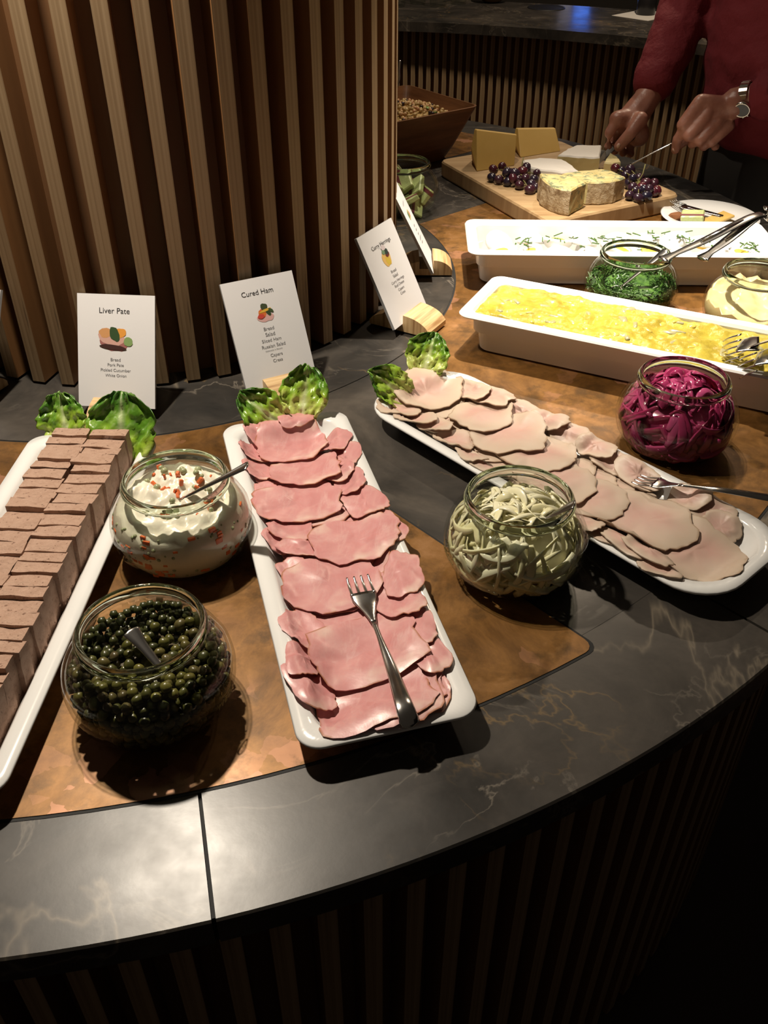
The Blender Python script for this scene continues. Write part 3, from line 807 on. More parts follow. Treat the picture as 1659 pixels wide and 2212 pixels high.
# ---- capers
cap_src = []
for k in range(4):
    v, f = ico(.0049, 2)
    v = [Vector(p)*(1+.22*noise.noise(Vector(p)*260+Vector((k*9, 0, 0)))) for p in v]
    v = [Vector((p.x, p.y*(1+.08*k % .2), p.z*.94)) for p in v]
    cap_src.append((v, f))
rc = random.Random(11); pts = []
def cap_top(x, y): return .071+.010*noise.noise(Vector((x*30, y*30, 3.3)))+.05*y
tries = 0
while tries < 60000 and len(pts) < 1250:
    tries += 1
    z = rc.uniform(.008, .082); R = jar_r(z)-.0047
    r = R*math.sqrt(rc.random()) if rc.random() < .45 else R*rc.uniform(.90, 1); a = rc.uniform(0, 2*pi); x, y = r*cos(a), r*sin(a)
    zt = cap_top(x, y)
    if z > zt: continue
    if r < R*.80 and z < zt-.016: continue
    ok = True
    for q in pts:
        if (q[0]-x)**2+(q[1]-y)**2+(q[2]-z)**2 < .0077**2: ok = False; break
    if ok: pts.append((x, y, z))
camv = Vector((0, 0, CAM_H))-Vector((J_CAP[0], J_CAP[1], .05)); camv.normalize()
pts.sort(key=lambda p: -(Vector((p[0], p[1], (p[2]-.045)*1.1)).dot(camv)))
first = {}
for k, p in enumerate(pts[:300]):
    vi = k % 4
    if vi not in first: o = first[vi] = obj('caper', cap_src[vi][0], cap_src[vi][1], CAPER, None, True)
    else: o = inst(first[vi], 'caper')
    o.location = (J_CAP[0]+p[0], J_CAP[1]+p[1], p[2]+.0013); o.rotation_euler = (rc.uniform(0, 6), rc.uniform(0, 6), rc.uniform(0, 6)); s = rc.uniform(.86, 1.10); o.scale = (s, s, s*rc.uniform(.9, 1.1))
    tag(o, 'small round olive green caper in the glass jar', 'caper', 'capers in the jar')
lv, lf_ = ico(.0046, 1); parts = []
for p in pts[300:]: parts.append(([(q[0]+p[0], q[1]+p[1], q[2]+p[2]) for q in lv], lf_))
v, f = join(*parts); o = obj('caper_filling', v, f, CAPER, None, True, loc=(J_CAP[0], J_CAP[1], .0013)); tag(o, 'remaining green capers packed inside the glass jar', 'capers', kind='stuff')
v, f = lathe([(.0, .012), (.040, .014), (.052, .03), (.052, .055), (.03, .061), (0, .062)], 24); 
tag(obj('caper_core', v, f, CAPER, None, True, loc=(J_CAP[0], J_CAP[1], .0013)), 'dense middle of the caper heap in the glass jar', 'capers', kind='stuff')

# ---- blobs filling a jar (radial grid)
def blob(name, cen, topfn, mat, label, cat, nr=22, na=56, wallgap=.0006, kind=None, wallfn=None):
    prof = [.0052, .008, .012, .018, .025, .033, .042, .050, .058, .064, .070, .075]
    V = []; Fc = []
    ztop = [topfn(cos(2*pi*j/na), sin(2*pi*j/na), 1.0) for j in range(na)]
    for i, z in enumerate(prof):
        for j in range(na):
            zz = min(z, ztop[j]-.0002*(len(prof)-i)); zz = max(zz, .0052); a = 2*pi*j/na; r = jar_r(zz)-wallgap
            if wallfn: r -= wallfn(a, zz)
            V.append((r*cos(a), r*sin(a), zz))
    n0 = len(prof)
    for i in range(1, nr+1):
        k = 1-i/nr
        for j in range(na):
            a = 2*pi*j/na; R = jar_r(ztop[j])-wallgap; r = max(R*k, 1e-5); V.append((r*cos(a), r*sin(a), topfn(cos(a)*k, sin(a)*k, k)))
    tot = n0+nr
    for i in range(tot-1):
        for j in range(na): kk = (j+1) % na; Fc.append((i*na+j, i*na+kk, (i+1)*na+kk, (i+1)*na+j))
    Fc.append(tuple(range(na-1, -1, -1)))
    o = obj(name, V, Fc, mat, None, True, loc=(cen[0], cen[1], .0013)); return tag(o, label, cat, kind=kind)
def sal_top(x, y, k): return .070+.012*(1-k*k)+.008*noise.noise(Vector((x*3.2, y*3.2, 1.0)))+.007*noise.noise(Vector((x*7, y*7, 4.0)))+.008*y
blob('russian_salad', J_SAL, sal_top, RSAL, 'creamy white Russian salad filling the glass jar', 'salad')
rs = random.Random(5)
cubev, cubef = box(-.5, .5, -.5, .5, -.5, .5, .12); pea_s = None; car_s = None
def on_jar(cen, r_, a, z): return (cen[0]+r_*cos(a), cen[1]+r_*sin(a), z+.0013)
for k in range(190):
    top = k < 60
    if top:
        rr = .046*math.sqrt(rs.random()); a = rs.uniform(0, 6.28); z = sal_top(rr*cos(a)/.05, rr*sin(a)/.05, rr/.05)+.0012; P = (J_SAL[0]+rr*cos(a), J_SAL[1]+rr*sin(a), z+.0013)
    else:
        z = rs.uniform(.016, .066); a = rs.uniform(-pi*1.02, .05*pi); P = on_jar(J_SAL, jar_r(z)-.0016, a, z)
    if rs.random() < (.5 if top else .42):
        s = rs.uniform(.004, .0085)
        if car_s is None: o = car_s = obj('carrot_piece', cubev, cubef, CARROT)
        else: o = inst(car_s, 'carrot_piece')
        o.location = P; o.scale = (s, s*rs.uniform(.5, 1), s*.45); o.rotation_euler = (rs.uniform(0, 3), rs.uniform(0, 3), a) if top else (0, pi/2, a)
        if not top: o.scale = (s*rs.uniform(.4, 1), s, s*.42)
        tag(o, 'small orange carrot piece mixed into the creamy Russian salad', 'carrot', 'carrot pieces in the Russian salad')
    else:
        r = rs.uniform(.0022, .0042)
        if pea_s is None: v, f = ico(1, 2); o = pea_s = obj('pea', v, f, PEA, None, True)
        else: o = inst(pea_s, 'pea')
        o.location = P; o.scale = (r, r, r) if top else (r*.6, r*.6, r*.6)
        tag(o, 'small pale green pea mixed into the creamy Russian salad', 'pea', 'peas in the Russian salad')

def may_top(x, y, k):
    return .052+.012*max(0, noise.noise(Vector((x*1.6+.3, y*1.6, 2.0))))+.010*(1-k)*noise.noise(Vector((x*3, y*3, 7.0)))+(.010*k**4)*noise.noise(Vector((x*5, y*5, 1.0)))+.010*y
blob('mayonnaise', J_MAY, may_top, MAYO, 'pale yellow mayonnaise in the glass jar beside the herrings', 'mayonnaise')

# ---- chives in jar: stuff (thousands of short bits)
def bit(L, r): return box(-L/2, L/2, -r, r, -r*.6, r*.6)
rd = random.Random(21); parts = []
for k in range(2600):
    z = .008+.046*rd.random()**.8; R = jar_r(z)-.002
    shell = rd.random() < .6
    a = rd.uniform(0, 6.283)
    if shell: r = R*rd.uniform(.90, 1)
    else: r = R*math.sqrt(rd.random()); z = .046+.010*noise.noise(Vector((r*cos(a)*30, r*sin(a)*30, 9)))+rd.uniform(-.004, .004)
    L = rd.uniform(.004, .011); v, f = bit(L, rd.uniform(.0005, .0010))
    m = Matrix.Translation((r*cos(a), r*sin(a), z)) @ Matrix.Rotation(a+pi/2+rd.uniform(-.8, .8), 4, 'Z') @ Matrix.Rotation(rd.uniform(-.9, .9), 4, 'Y') @ Matrix.Rotation(rd.uniform(0, 3), 4, 'X')
    parts.append(([m @ Vector(p) for p in v], f))
v, f = join(*parts); tag(obj('chopped_chives', v, f, CHIVE, None, loc=(J_DIL[0], J_DIL[1], .0013)), 'finely chopped green chives heaped in the glass jar', 'chives', kind='stuff')
v, f = lathe([(.0, .008), (.045, .010), (.060, .025), (.062, .040), (.04, .046), (0, .047)], 24); tag(obj('chive_core', v, f, CHIVE, None, True, loc=(J_DIL[0], J_DIL[1], .0013)), 'dense middle of the chive heap in the glass jar', 'chives', kind='stuff')

# ---- onion strips
def ribbon(L, w, bend, t, seed, twist=0.0, n=10):
    V = []; rings = []
    for i in range(n+1):
        s = i/n-.5; a = bend*s; R = L/bend if abs(bend) > 1e-3 else 1e6
        x = R*sin(a); y = R*(1-cos(a)); wi = w*(.45+.55*cos(s*pi)**.6 if abs(s) < .499 else .3)
        tw = twist*s+.4*noise.noise(Vector((s*3, seed, 0)))
        nx, ny = -sin(a), cos(a)
        z = .004*noise.noise(Vector((s*3, seed*2.0, 5)))
        ring = []
        for (p, q) in ((-1, -1), (1, -1), (1, 1), (-1, 1)):
            lw = p*wi/2; lt = q*t/2
            ring.append((x+nx*(lt*cos(tw)+lw*sin(tw)), y+ny*(lt*cos(tw)+lw*sin(tw)), z+lw*cos(tw)-lt*sin(tw)))
        rings.append(ring)
    return loft(rings)
def onion_fill(cen, mat, name, label, cat, group, topz, count, seed, wr=(.003, .006), mound=.012):
    r_ = random.Random(seed)
    def put(pts, nrm, ws, t):
        rings = []
        for i, p in enumerate(pts):
            tg = (pts[min(i+1, len(pts)-1)]-pts[max(i-1, 0)]).normalized(); n_ = (nrm[i]-tg*nrm[i].dot(tg)).normalized(); w_ = tg.cross(n_)
            rings.append([p+w_*ws[i]-n_*t, p+w_*ws[i]*.6+n_*t, p-w_*ws[i]*.6+n_*t, p-w_*ws[i]-n_*t])
        v, f = loft(rings); v, c = recenter(v)
        o = obj(name, v, f, mat, None, True, loc=c+Vector((cen[0], cen[1], .0013))); tag(o, label, cat, group)
    for k in range(count):
        n = 12; L = r_.uniform(.030, .075); w = r_.uniform(*wr)/2; ws = [w*(.35+.65*sin(pi*(i+.6)/(n+1.2))**.6) for i in range(n+1)]
        pts = []; nr = []
        if k < count*.62:
            z0 = r_.uniform(.012, topz-.002); a0 = r_.uniform(0, 6.283); dr = r_.uniform(-1.5, 1.5); cv = r_.uniform(-28, 28); dep = .0022+r_.random()**2*.012; tw = r_.uniform(-.9, .9)
            z = z0; a = a0; st = L/n
            for i in range(n+1):
                zz = min(max(z, .010), topz+.006); R = jar_r(zz)-dep-w*.45*abs(sin(tw)); wob = .0010*noise.noise(Vector((i*.4, k, 0)))
                pts.append(Vector(((R-wob)*cos(a), (R-wob)*sin(a), zz))); nr.append(Vector((cos(a)*cos(tw), sin(a)*cos(tw), .25+sin(tw))))
                a += cos(dr)*st/max(R, .02); z += sin(dr)*st; dr += cv*st
                if z < .010 or z > topz+.006: dr = -dr; cv = -cv
        else:
            rr = .034*math.sqrt(r_.random()); a = r_.uniform(0, 6.283); c = Vector((rr*cos(a), rr*sin(a), 0)); hd_ = r_.uniform(0, 6.283); cv = r_.uniform(-45, 45); st = L*.62/n; tw = r_.uniform(-1.0, 1.0); lift = r_.uniform(-.006, .004); arch = r_.uniform(0, .008)
            p = c-Vector((cos(hd_), sin(hd_), 0))*L*.25
            for i in range(n+1):
                rp = hypot(p.x, p.y)
                if rp > .044: p = p*(.044/rp); rp = .044
                pts.append(Vector((p.x, p.y, topz+mound*(1-(rp/.048)**2)+lift+arch*sin(pi*i/n)))); nr.append(Vector((sin(tw)*sin(hd_), -sin(tw)*cos(hd_), cos(tw)+.2)))
                p = p+Vector((cos(hd_), sin(hd_), 0))*st; hd_ += cv*st
        put(pts, nr, ws, .0006)
    v, f = lathe([(.0, .010), (.040, .012), (.055, .026), (.0585, .045), (.050, .059), (.036, topz-.003), (0, topz+mound*.45)], 36)
    v = [(x*(1+.06*noise.noise(Vector((x*90, y*90, z*90)))), y*(1+.06*noise.noise(Vector((x*90, y*90, z*90+7)))), z+.003*noise.noise(Vector((x*80, y*80, z*80+3)))) for x, y, z in v]
    return tag(obj(name+'_heap', v, f, mat, None, True, loc=(cen[0], cen[1], .0013)), 'packed middle of the '+group, cat, kind='stuff')
onion_fill(J_ONI, ONION, 'onion_strip', 'translucent white onion strip in the glass jar', 'onion', 'white onion strips in the jar', .070, 290, 31, (.0045, .0105), .014)
onion_fill(J_RED, RONION, 'red_onion_strip', 'purple pickled red onion strip in the glass jar', 'onion', 'red onion strips in the jar', .070, 290, 47, (.008, .016), .020)

# ================================================================== cutlery
def path_strip(path, ws, ts, n=8):
    """flat bar along a path: ws half widths, ts half thicknesses"""
    return tube(path, [(w, t) for w, t in zip(ws, ts)], n)
def fork(label, head, neck, mid, tail, normal=(0, 0, 1), w=.0125, tl=.026, group=None, near=None):
    head, neck, mid, tail = [Vector(p) for p in (head, neck, mid, tail)]
    t = thing('fork', label, 'fork', (tail.x, tail.y, tail.z), 0, group); B = tail
    d = (head-neck).normalized(); N = Vector(normal).normalized(); side = d.cross(N).normalized(); N = side.cross(d).normalized()
    pal0 = head-d*tl
    p = catmull([neck-B, (neck+mid)/2-B, mid-B, (Vector(near) if near is not None else mid*.35+tail*.65)-B, tail-B], 5); k = len(p)
    ws = []
    for i in range(k):
        s = i/(k-1); ws.append(.0026+.0082*max(0, s-.15)**.9 if s < .90 else .0092*math.sqrt(max(.02, 1-((s-.90)/.105)**2)))
    v, f = path_strip([Vector(q) for q in p], ws, [.0014]*k, 10); obj('handle', v, f, STEEL, t, True)
    # shoulder
    pts = [neck, neck+d*(pal0-neck).length*.35-N*.001, neck+d*(pal0-neck).length*.7-N*.002, pal0]
    pts = catmull([q-B for q in pts], 3); k = len(pts)
    ws = [.0026+(w-.0026)*min(1, (i/(k-1))*1.25)**1.3 for i in range(k)]
    v, f = path_strip(pts, ws, [.0011]*k, 10); obj('head', v, f, STEEL, t, True)
    for i in range(4):
        o_ = (i-1.5)/1.5*(w-.0022)
        a = pal0+side*o_-d*.003; b = pal0+side*o_+d*tl*.55-N*.0008; c = pal0+side*o_*.97+d*tl+N*.0016
        q = catmull([a-B, b-B, c-B], 4)
        v, f = path_strip(q, [.0018-.0007*j/(len(q)-1) for j in range(len(q))], [.0008]*len(q), 6); obj('tine', v, f, STEEL, t, True)
    return t
def spoon(label, bowl_tip, bowl_base, mid, tail, normal=(0, 0, 1), w=.016, mat=None, hw=1.0):
    bowl_tip, bowl_base, mid, tail = [Vector(p) for p in (bowl_tip, bowl_base, mid, tail)]
    t = thing('spoon', label, 'spoon', tuple(tail)); B = tail
    p = catmull([bowl_base-B, mid-B, (mid*.4+tail*.6)-B, tail-B], 6); k = len(p); ws = []
    for i in range(k):
        s = i/(k-1); ws.append(.0026+.0062*s if s < .9 else .0082*math.sqrt(max(.02, 1-((s-.9)/.105)**2)))
    ws = [q*hw for q in ws]
    v, f = path_strip(p, ws, [.0013]*k, 10); obj('handle', v, f, mat or STEEL, t, True)
    d = (bowl_tip-bowl_base); L = d.length; d.normalize(); N = Vector(normal).normalized(); side = d.cross(N).normalized(); N = side.cross(d).normalized()
    V = []; nu, nv = 10, 8
    for i in range(nv+1):
        s = i/nv
        for j in range(nu+1):
            a = j/nu*2-1; ww = w*math.sqrt(max(0.004, 1-(2*s-1)**2))*(1-.12*s)
            dep = -.006*(1-a*a)*math.sqrt(max(0, 1-(2*s-1)**2)); V.append(bowl_base-B+d*(s*L)+side*(a*ww)+N*dep)
    Fc = [(i*(nu+1)+j, i*(nu+1)+j+1, (i+1)*(nu+1)+j+1, (i+1)*(nu+1)+j) for i in range(nv) for j in range(nu)]
    o = obj('bowl', V, Fc, STEEL, t, True); md = o.modifiers.new('t', 'SOLIDIFY'); md.thickness = .001
    return t
def onpile(hf, px, py, up):
    z = .03
    for _ in range(5): z = hf.get(at(px, py, z), 2)+up
    return at(px, py, z)
fork('steel fork lying across the pink ham slices', onpile(hfH, 772, 1247, .0030), onpile(hfH, 808, 1345, .0045), onpile(hfH, 850, 1455, .0040), at(889, 1572, .0345), tl=.024, w=.0135, near=onpile(hfH, 872, 1520, .0055))
fork('steel fork resting on the turkey slices and hanging past the tray', onpile(hfT, 1374, 1036, .0030), onpile(hfT, 1470, 1048, .0060), at(1570, 1060, .047), at(1720, 1085, .036), tl=.024, w=.0125)
# salad spoon: bowl inside the jar, handle over the rim
rimp = Vector((J_SAL[0]+.043, J_SAL[1]+.028, .1005))
tipS = at(536, 1004, .122)
d_ = (Vector((J_SAL[0], J_SAL[1]-.008, .074))-tipS)
spoon('steel spoon sticking out of the Russian salad jar', tipS+d_*1.45, tipS+d_*1.05, tipS+d_*.45, tipS, (-.3, .2, 1))
# caper spoon: only the handle end shows among the capers
e1 = Vector((J_CAP[0]-.012, J_CAP[1]+.006, .088)); e2 = Vector((J_CAP[0]+.018, J_CAP[1]-.022, .070))
dd = (e2-e1)
spoon('steel spoon handle poking out of the green capers', e1+dd*2.0, e1+dd*1.5, e1+dd*.5, e1, (0, -.5, 1), .010)
# onion fork handle, red onion spoon handle
tO = at(1243, 1087, .106); eO = Vector((J_ONI[0]+.005, J_ONI[1]-.010, .072)); dO = eO-tO
spoon('steel utensil handle leaning over the rim of white onion jar', tO+dO*1.35, tO+dO*1.0, tO+dO*.5-Vector((0, 0, .004)), tO, (0, -.4, 1), .010)
tR = at(1522, 838, .086); eR = Vector((J_RED[0]+.0, J_RED[1]+.005, .060)); dR = eR-tR
spoon('steel spoon handle end among the pickled red onions', tR+dR*1.4, tR+dR*1.0, tR+dR*.5, tR, (0, -.5, 1), .010)
# chive spoon
tD = Vector((J_DIL[0]+.046, J_DIL[1]-.004, .104)); eD = Vector((J_DIL[0]-.030, J_DIL[1]-.030, .046)); dD = eD-tD
spoon('steel spoon standing in the jar of chopped chives', tD+dD*1.25, tD+dD*.9, tD+dD*.45, tD, (0, -.5, 1), .012)

# serving tongs over the egg pan
def tongs_egg():
    H = at(1648, 462, .150); A = at(1432, 560, .100); Bp = at(1517, 558, .098)
    t = thing('serving_tongs', 'steel serving tongs resting across the egg pan', 'tongs', tuple(H))
    for T_, tipw in ((A, .012), (Bp, .011)):
        d = T_-H
        p = catmull([Vector((0, 0, 0)), d*.15+Vector((0, 0, .004)), d*.55, d*.82, d], 5); k = len(p)
        ws = [.010 if i/(k-1) < .55 else .010-.003*((i/(k-1)-.55)/.25) if i/(k-1) < .8 else .007+.006*((i/(k-1)-.8)/.2) for i in range(k)]
        v, f = path_strip(p, ws, [.0014]*k, 10); o = obj('tong_arm', v, f, STEEL, t, True)
        v, f = tube([d*.20+Vector((0, 0, .003)), d*.62+Vector((0, 0, .003))], [(.0045, .0025), (.0035, .002)], 8); obj('grip_channel', v, f, STEELD, o, True)
        v, f = tube([d*.985, d*1.0, d*1.02], [(.012, .002), (.012, .0035), (.009, .003)], 10); obj('tong_tip', v, f, STEELD, o, True)
    p = [Vector((.012*cos(a), .010*sin(a), .006*sin(a))) for a in [pi*k/8-pi/2 for k in range(9)]]
    v, f = tube([q+Vector((.004, 0, 0)) for q in p], [(.010, .0018)]*9, 8); obj('hinge_spring', v, f, STEEL, t, True)
tongs_egg()
# fork-ended tongs in the herring pan
def tongs_herring():
    B = at(1760, 740, .125)
    t = thing('serving_tongs', 'steel fork ended tongs stuck in the yellow curry herrings', 'tongs', tuple(B))
    for k_, (hx, hy, hz, bx, by) in enumerate(((1558, 758, .070, 1640, 742), (1594, 788, .069, 1676, 768))):
        tip = at(hx, hy, hz)-B; base = at(bx, by, .092)-B
        d = (tip-base).normalized(); side = d.cross(Vector((0, -.6, 1))).normalized(); N = side.cross(d).normalized()
        p = catmull([Vector((0, 0, .0)), base*.5+Vector((0, 0, .008)), base], 5)
        v, f = path_strip(p, [.008+.015*(i/(len(p)-1))**3 for i in range(len(p))], [.0014]*len(p), 10); arm = obj('tong_arm', v, f, STEELD, t, True)
        L = (tip-base).length
        q = catmull([base, base+d*L*.25+N*.004, base+d*L*.5+N*.004], 3)
        v, f = path_strip(q, [.023]*len(q), [.0014]*len(q), 10); obj('fork_head', v, f, STEELD, arm, True)
        for i in range(5):
            o_ = (i-2)/2*.0175
            a = base+d*L*.46+N*.004+side*o_; b = base+d*L*.78+side*o_*1.03+N*.001; c = tip+side*o_*1.05-N*.005
            qq = catmull([a, b, c], 3); v, f = path_strip(qq, [.0031, .003, .0029, .0028, .0026, .0022, .0015][:len(qq)], [.001]*len(qq), 6); obj('tine', v, f, STEELD, arm, True)
tongs_herring()

# ================================================================== curry herrings
nx, ny = 150, 42; L, Wd = .491, .1195; V = []; Fc = []
def cur_h(x, y):
    e = max(0, x)*.030
    return .0622-e+.0035*noise.noise(Vector((x*45, y*45, 2)))+.0022*noise.noise(Vector((x*120, y*120, 5)))+.0045*noise.noise(Vector((x*16, y*16, 8)))
for i in range(nx+1):
    for j in range(ny+1):
        x = -L/2+L*i/nx; y = -Wd/2+Wd*j/ny
        wx = 1+.006*noise.noise(Vector((x*40, y*40, 1)))
        V.append((x*wx, y*(1+.03*noise.noise(Vector((x*60, y*60, 4)))), cur_h(x, y)))
for i in range(nx):
    for j in range(ny): a = i*(ny+1)+j; Fc.append((a, a+ny+1, a+ny+2, a+1))
n0 = len(V)
V += [(x, y, .010) for x, y in ((-L/2, -Wd/2), (L/2, -Wd/2), (L/2, Wd/2), (-L/2, Wd/2))]
o = obj('curry_sauce', V, Fc, CURRY, None, True, loc=(HER_C[0], HER_C[1], .0013)); o.rotation_euler = (0, 0, HER_A)
md = o.modifiers.new('depth', 'SOLIDIFY'); md.thickness = .010; md.offset = -1
tag(o, 'thick yellow curry herring sauce filling the white pan', 'sauce', kind='stuff')
hs = random.Random(17); hsrc = []
for k in range(5):
    v, f = box(-.5, .5, -.5, .5, -.5, .5, .2); v = [Vector(p)+noise.noise_vector(Vector(p)*2+Vector((k, 0, 0)))*.15 for p in v]; hsrc.append([v, f, None, None])
for k in range(64):
    x = hs.uniform(-.23, .235); y = hs.uniform(-.052, .052); sk = hs.random() < .28
    s = hsrc[k % 5]; ii = 3 if sk else 2
    if s[ii] is None: o = s[ii] = obj('herring_piece', s[0], s[1], HERG if sk else HERR, None, True)
    else: o = inst(s[ii], 'herring_piece')
    q = loc2(HER_C, HER_A, x, y); o.location = (q.x, q.y, cur_h(x, y)-.0008)
    o.scale = (hs.uniform(.010, .024), hs.uniform(.005, .012), .006); o.rotation_euler = (hs.uniform(-.2, .2), hs.uniform(-.15, .15), hs.uniform(0, 6.28))
    tag(o, ('silver skinned' if sk else 'pale glossy')+' herring piece half sunk in the yellow curry sauce', 'herring', 'herring pieces with '+('silver skin' if sk else 'pale flesh'))

# ================================================================== egg halves and chives on top
def egg_mesh():
    rings = []; n = 18
    ys = [0, .12, .3, .5, .7, .86, .96, 1]
    V = []; 
    prof = []
    for i in range(9):
        a = i/8*pi/2; prof.append((sin(a), -cos(a)))
    rows_ = []
    for r, z in prof:
        ring = []
        for j in range(n):
            t = 2*pi*j/n; eg = 1+.13*cos(t); ring.append((.028*r*cos(t)*1.0+.002*cos(t)*cos(t)*r, .0205*r*sin(t)*(1-.10*cos(t)), .0195*z))
        rows_.append(ring)
    rows_.append([(x*.60, y*.66, -.0004) for x, y, z in rows_[-1]])
    rows_.append([(x*.02, y*.02, -.0050) for x, y, z in rows_[-1]])
    return loft(rows_, True, True)
eggv, eggf = egg_mesh(); yv, yf = lathe([(0, .0018), (.006, .0014), (.0105, .0002), (.0125, -.0015), (.0118, -.004), (0, -.0055)], 16)
es = random.Random(4); ew = yw = None
spots = []
for i in range(9):
    for j in range(2):
        spots.append((-.206+.0515*i+es.uniform(-.006, .006), (-.024 if j == 0 else .026)+es.uniform(-.006, .006)))
for k, (x, y) in enumerate(spots):
    q = loc2(EGG_C, EGG_A, x, y)
    flip = es.random() < .55
    t = thing('egg_half', 'halved boiled egg lying '+('cut side down' if flip else 'cut side up')+' in the white pan', 'egg', (q.x, q.y, .047+es.uniform(0, .006)+(.004 if y > 0 else 0)), 0, 'egg halves '+('cut side down' if flip else 'cut side up'))
    t.rotation_euler = (pi+es.uniform(-.35, .35) if flip else es.uniform(-.55, .15), es.uniform(-.35, .35), es.uniform(0, 6.28))
    if flip: t.location.z -= .013
    t.scale = (1.15, 1.15, 1.1)
    if ew is None: ew = obj('egg_white', eggv, eggf, EGGW, t, True); yw = obj('yolk', yv, yf, YOLK, t, True)
    else: inst(ew, 'egg_white', t); inst(yw, 'yolk', t)
cs = random.Random(8); csrc = None
clumps = [(-.165, -.012, 14), (-.10, .0, 10), (-.02, .012, 12), (.06, .03, 9), (.02, -.03, 6), (.12, .0, 8), (.165, -.01, 10), (.225, -.02, 14), (.10, .035, 8), (-.06, -.03, 6)]
for cx, cy, n in clumps:
    for k in range(n):
        x = cx+cs.gauss(0, .014); y = max(-.05, min(.05, cy+cs.gauss(0, .011))); q = loc2(EGG_C, EGG_A, x, y)
        x = max(-.228, min(.228, x)); q = loc2(EGG_C, EGG_A, x, y)
        if csrc is None: v, f = bit(1, 1); o = csrc = obj('chive_piece', v, f, CHIVE)
        else: o = inst(csrc, 'chive_piece')
        o.location = (q.x, q.y, .0600+cs.uniform(-.003, .005)); r = cs.uniform(.0008, .0013); o.scale = (cs.uniform(.006, .017), r, r); o.rotation_euler = (0, cs.uniform(-.5, .5), cs.uniform(0, 6.28))
        tag(o, 'chopped green chive piece sprinkled over the egg halves', 'chive', 'chive pieces on the eggs')

# ================================================================== menu cards
def card(label, bottom, facing, lean, lines, pic, holder_label, fl=.047, Wc=.105, Hc=.148):
    """bottom: centre of the lower edge on the holder; facing: compass angle of the card normal; lean: tilt back"""
    t = thing('menu_card', label, 'sign', (bottom[0], bottom[1], bottom[2] if len(bottom) > 2 else .010))
    t.rotation_euler = (pi/2-lean, 0, facing+pi/2)       # card local: x right, y up the card, z towards the reader
    v, f = box(-Wc/2, Wc/2, 0, Hc, -.0045, 0)
    obj('board', v, f, None, t, mats=[PAPER, PEDGE], fmat=[1, 0, 1, 1, 1, 1])
    for txt, wd, frac, mat, dx in lines:
        v, f = text_mesh(txt, wd)
        obj('lettering', [(p[0]+dx, p[1]+Hc*(1-frac), .0003) for p in v], f, mat, t)
    for k, (x, y, a, b, rot, colr) in enumerate(pic):
        m = M('print_%.2f_%.2f_%.2f' % colr, colr, .6); n = 18; V = []
        for j in range(n):
            tt = 2*pi*j/n; rr = 1+.22*noise.noise(Vector((cos(tt)*1.7, sin(tt)*1.7, k*3.7+x*100))); px, py = a*rr*cos(tt), b*rr*sin(tt)
            V.append((x+px*cos(rot)-py*sin(rot), y+px*sin(rot)+py*cos(rot), .0003+.00008*k))
        obj('printed_picture', V, [tuple(range(n))], m, t)
    # holder: rounded plywood block with the card in its slot
    h = thing('card_holder', holder_label, 'card holder', (bottom[0], bottom[1], .0045)); h.rotation_euler = (0, 0, facing)
    def seg(x0, x1, name):
        n = 8; rings = []
        for i in range(n+1):
            x = x0+(x1-x0)*i/n; z = .027*math.sqrt(max(.012, 1-(x/(fl+.002 if x > 0 else .062))**2)); rings.append([(x, -.029, 0), (x, .029, 0), (x, .029, z), (x, -.029, z)])
        v, f = loft(rings); obj(name, v, f, HOLD, h)
    seg(-.060, -.024, 'back_block'); seg(.0008, fl, 'front_block')
    v, f = box(-.024, .0008, -.029, .029, 0, .0115); obj('slot_base', v, f, HOLD, h)
    return t
SAND = lambda y, s=1.0: [(0, y-.004*s, .013*s, .007*s, -.1, (.35, .13, .12)), (-.003*s, y, .012*s, .006*s, -.2, (.62, .36, .30)), (-.008*s, y+.004*s, .006*s, .004*s, 0, (.60, .30, .12)), (.004*s, y+.004*s, .006*s, .004*s, .3, (.75, .32, .05)), (0, y+.003*s, .004*s, .006*s, .4, (.03, .07, .02)), (.012*s, y-.003*s, .004*s, .004*s, 0, (.22, .34, .12)), (-.002*s, y-.008*s, .012*s, .002*s, -.1, (.05, .015, .012))]
card('white menu card headed Liver Pate behind the pate tray', (-.359, 1.057, .017), radians(-95), radians(27.5),
     [('Liver Pate', .041, .145, INK, -.002), ('Bread', .0135, .575, INKG, -.001), ('Pork Pate', .022, .622, INKG, -.001), ('Pickled Cucumber', .041, .669, INKG, -.001), ('White Onion', .029, .716, INKG, -.001)], [(x-.002, y, a, b, r, c) for x, y, a, b, r, c in SAND(.148*.62, 1.55)],
     'rounded wooden card holder under the Liver Pate card')
card('white menu card headed Cured Ham behind the ham tray', (-.1424, 1.1215, .017), radians(-62), radians(27.5),
     [('Cured Ham', .046, .135, INK, -.004), ('Bread', .0150, .475, INKG, 0), ('Salad', .0140, .528, INKG, 0), ('Sliced Ham', .0285, .582, INKG, 0), ('Russian Salad', .0345, .636, INKG, .001), ('(Italiensalat in Danish)', .025, .675, INKG, 0), ('Capers', .0175, .722, INKG, .002), ('Cress', .0140, .775, INKG, .002)],
     [(0, .148*.70-.010, .013, .006, 0, (.66, .40, .38)), (-.004, .148*.70-.004, .006, .006, 0, (.65, .16, .03)), (.004, .148*.70-.003, .003, .007, .5, (.03, .06, .02)), (0, .148*.70+.004, .005, .005, 0, (.05, .07, .03)), (.001, .148*.70-.001, .009, .0016, .2, (.70, .42, .05)), (.009, .148*.70-.002, .004, .002, -.6, (.05, .09, .03)), (-.007, .148*.70-.008, .005, .003, 0, (.55, .06, .04))],
     'rounded wooden card holder under the Cured Ham card')
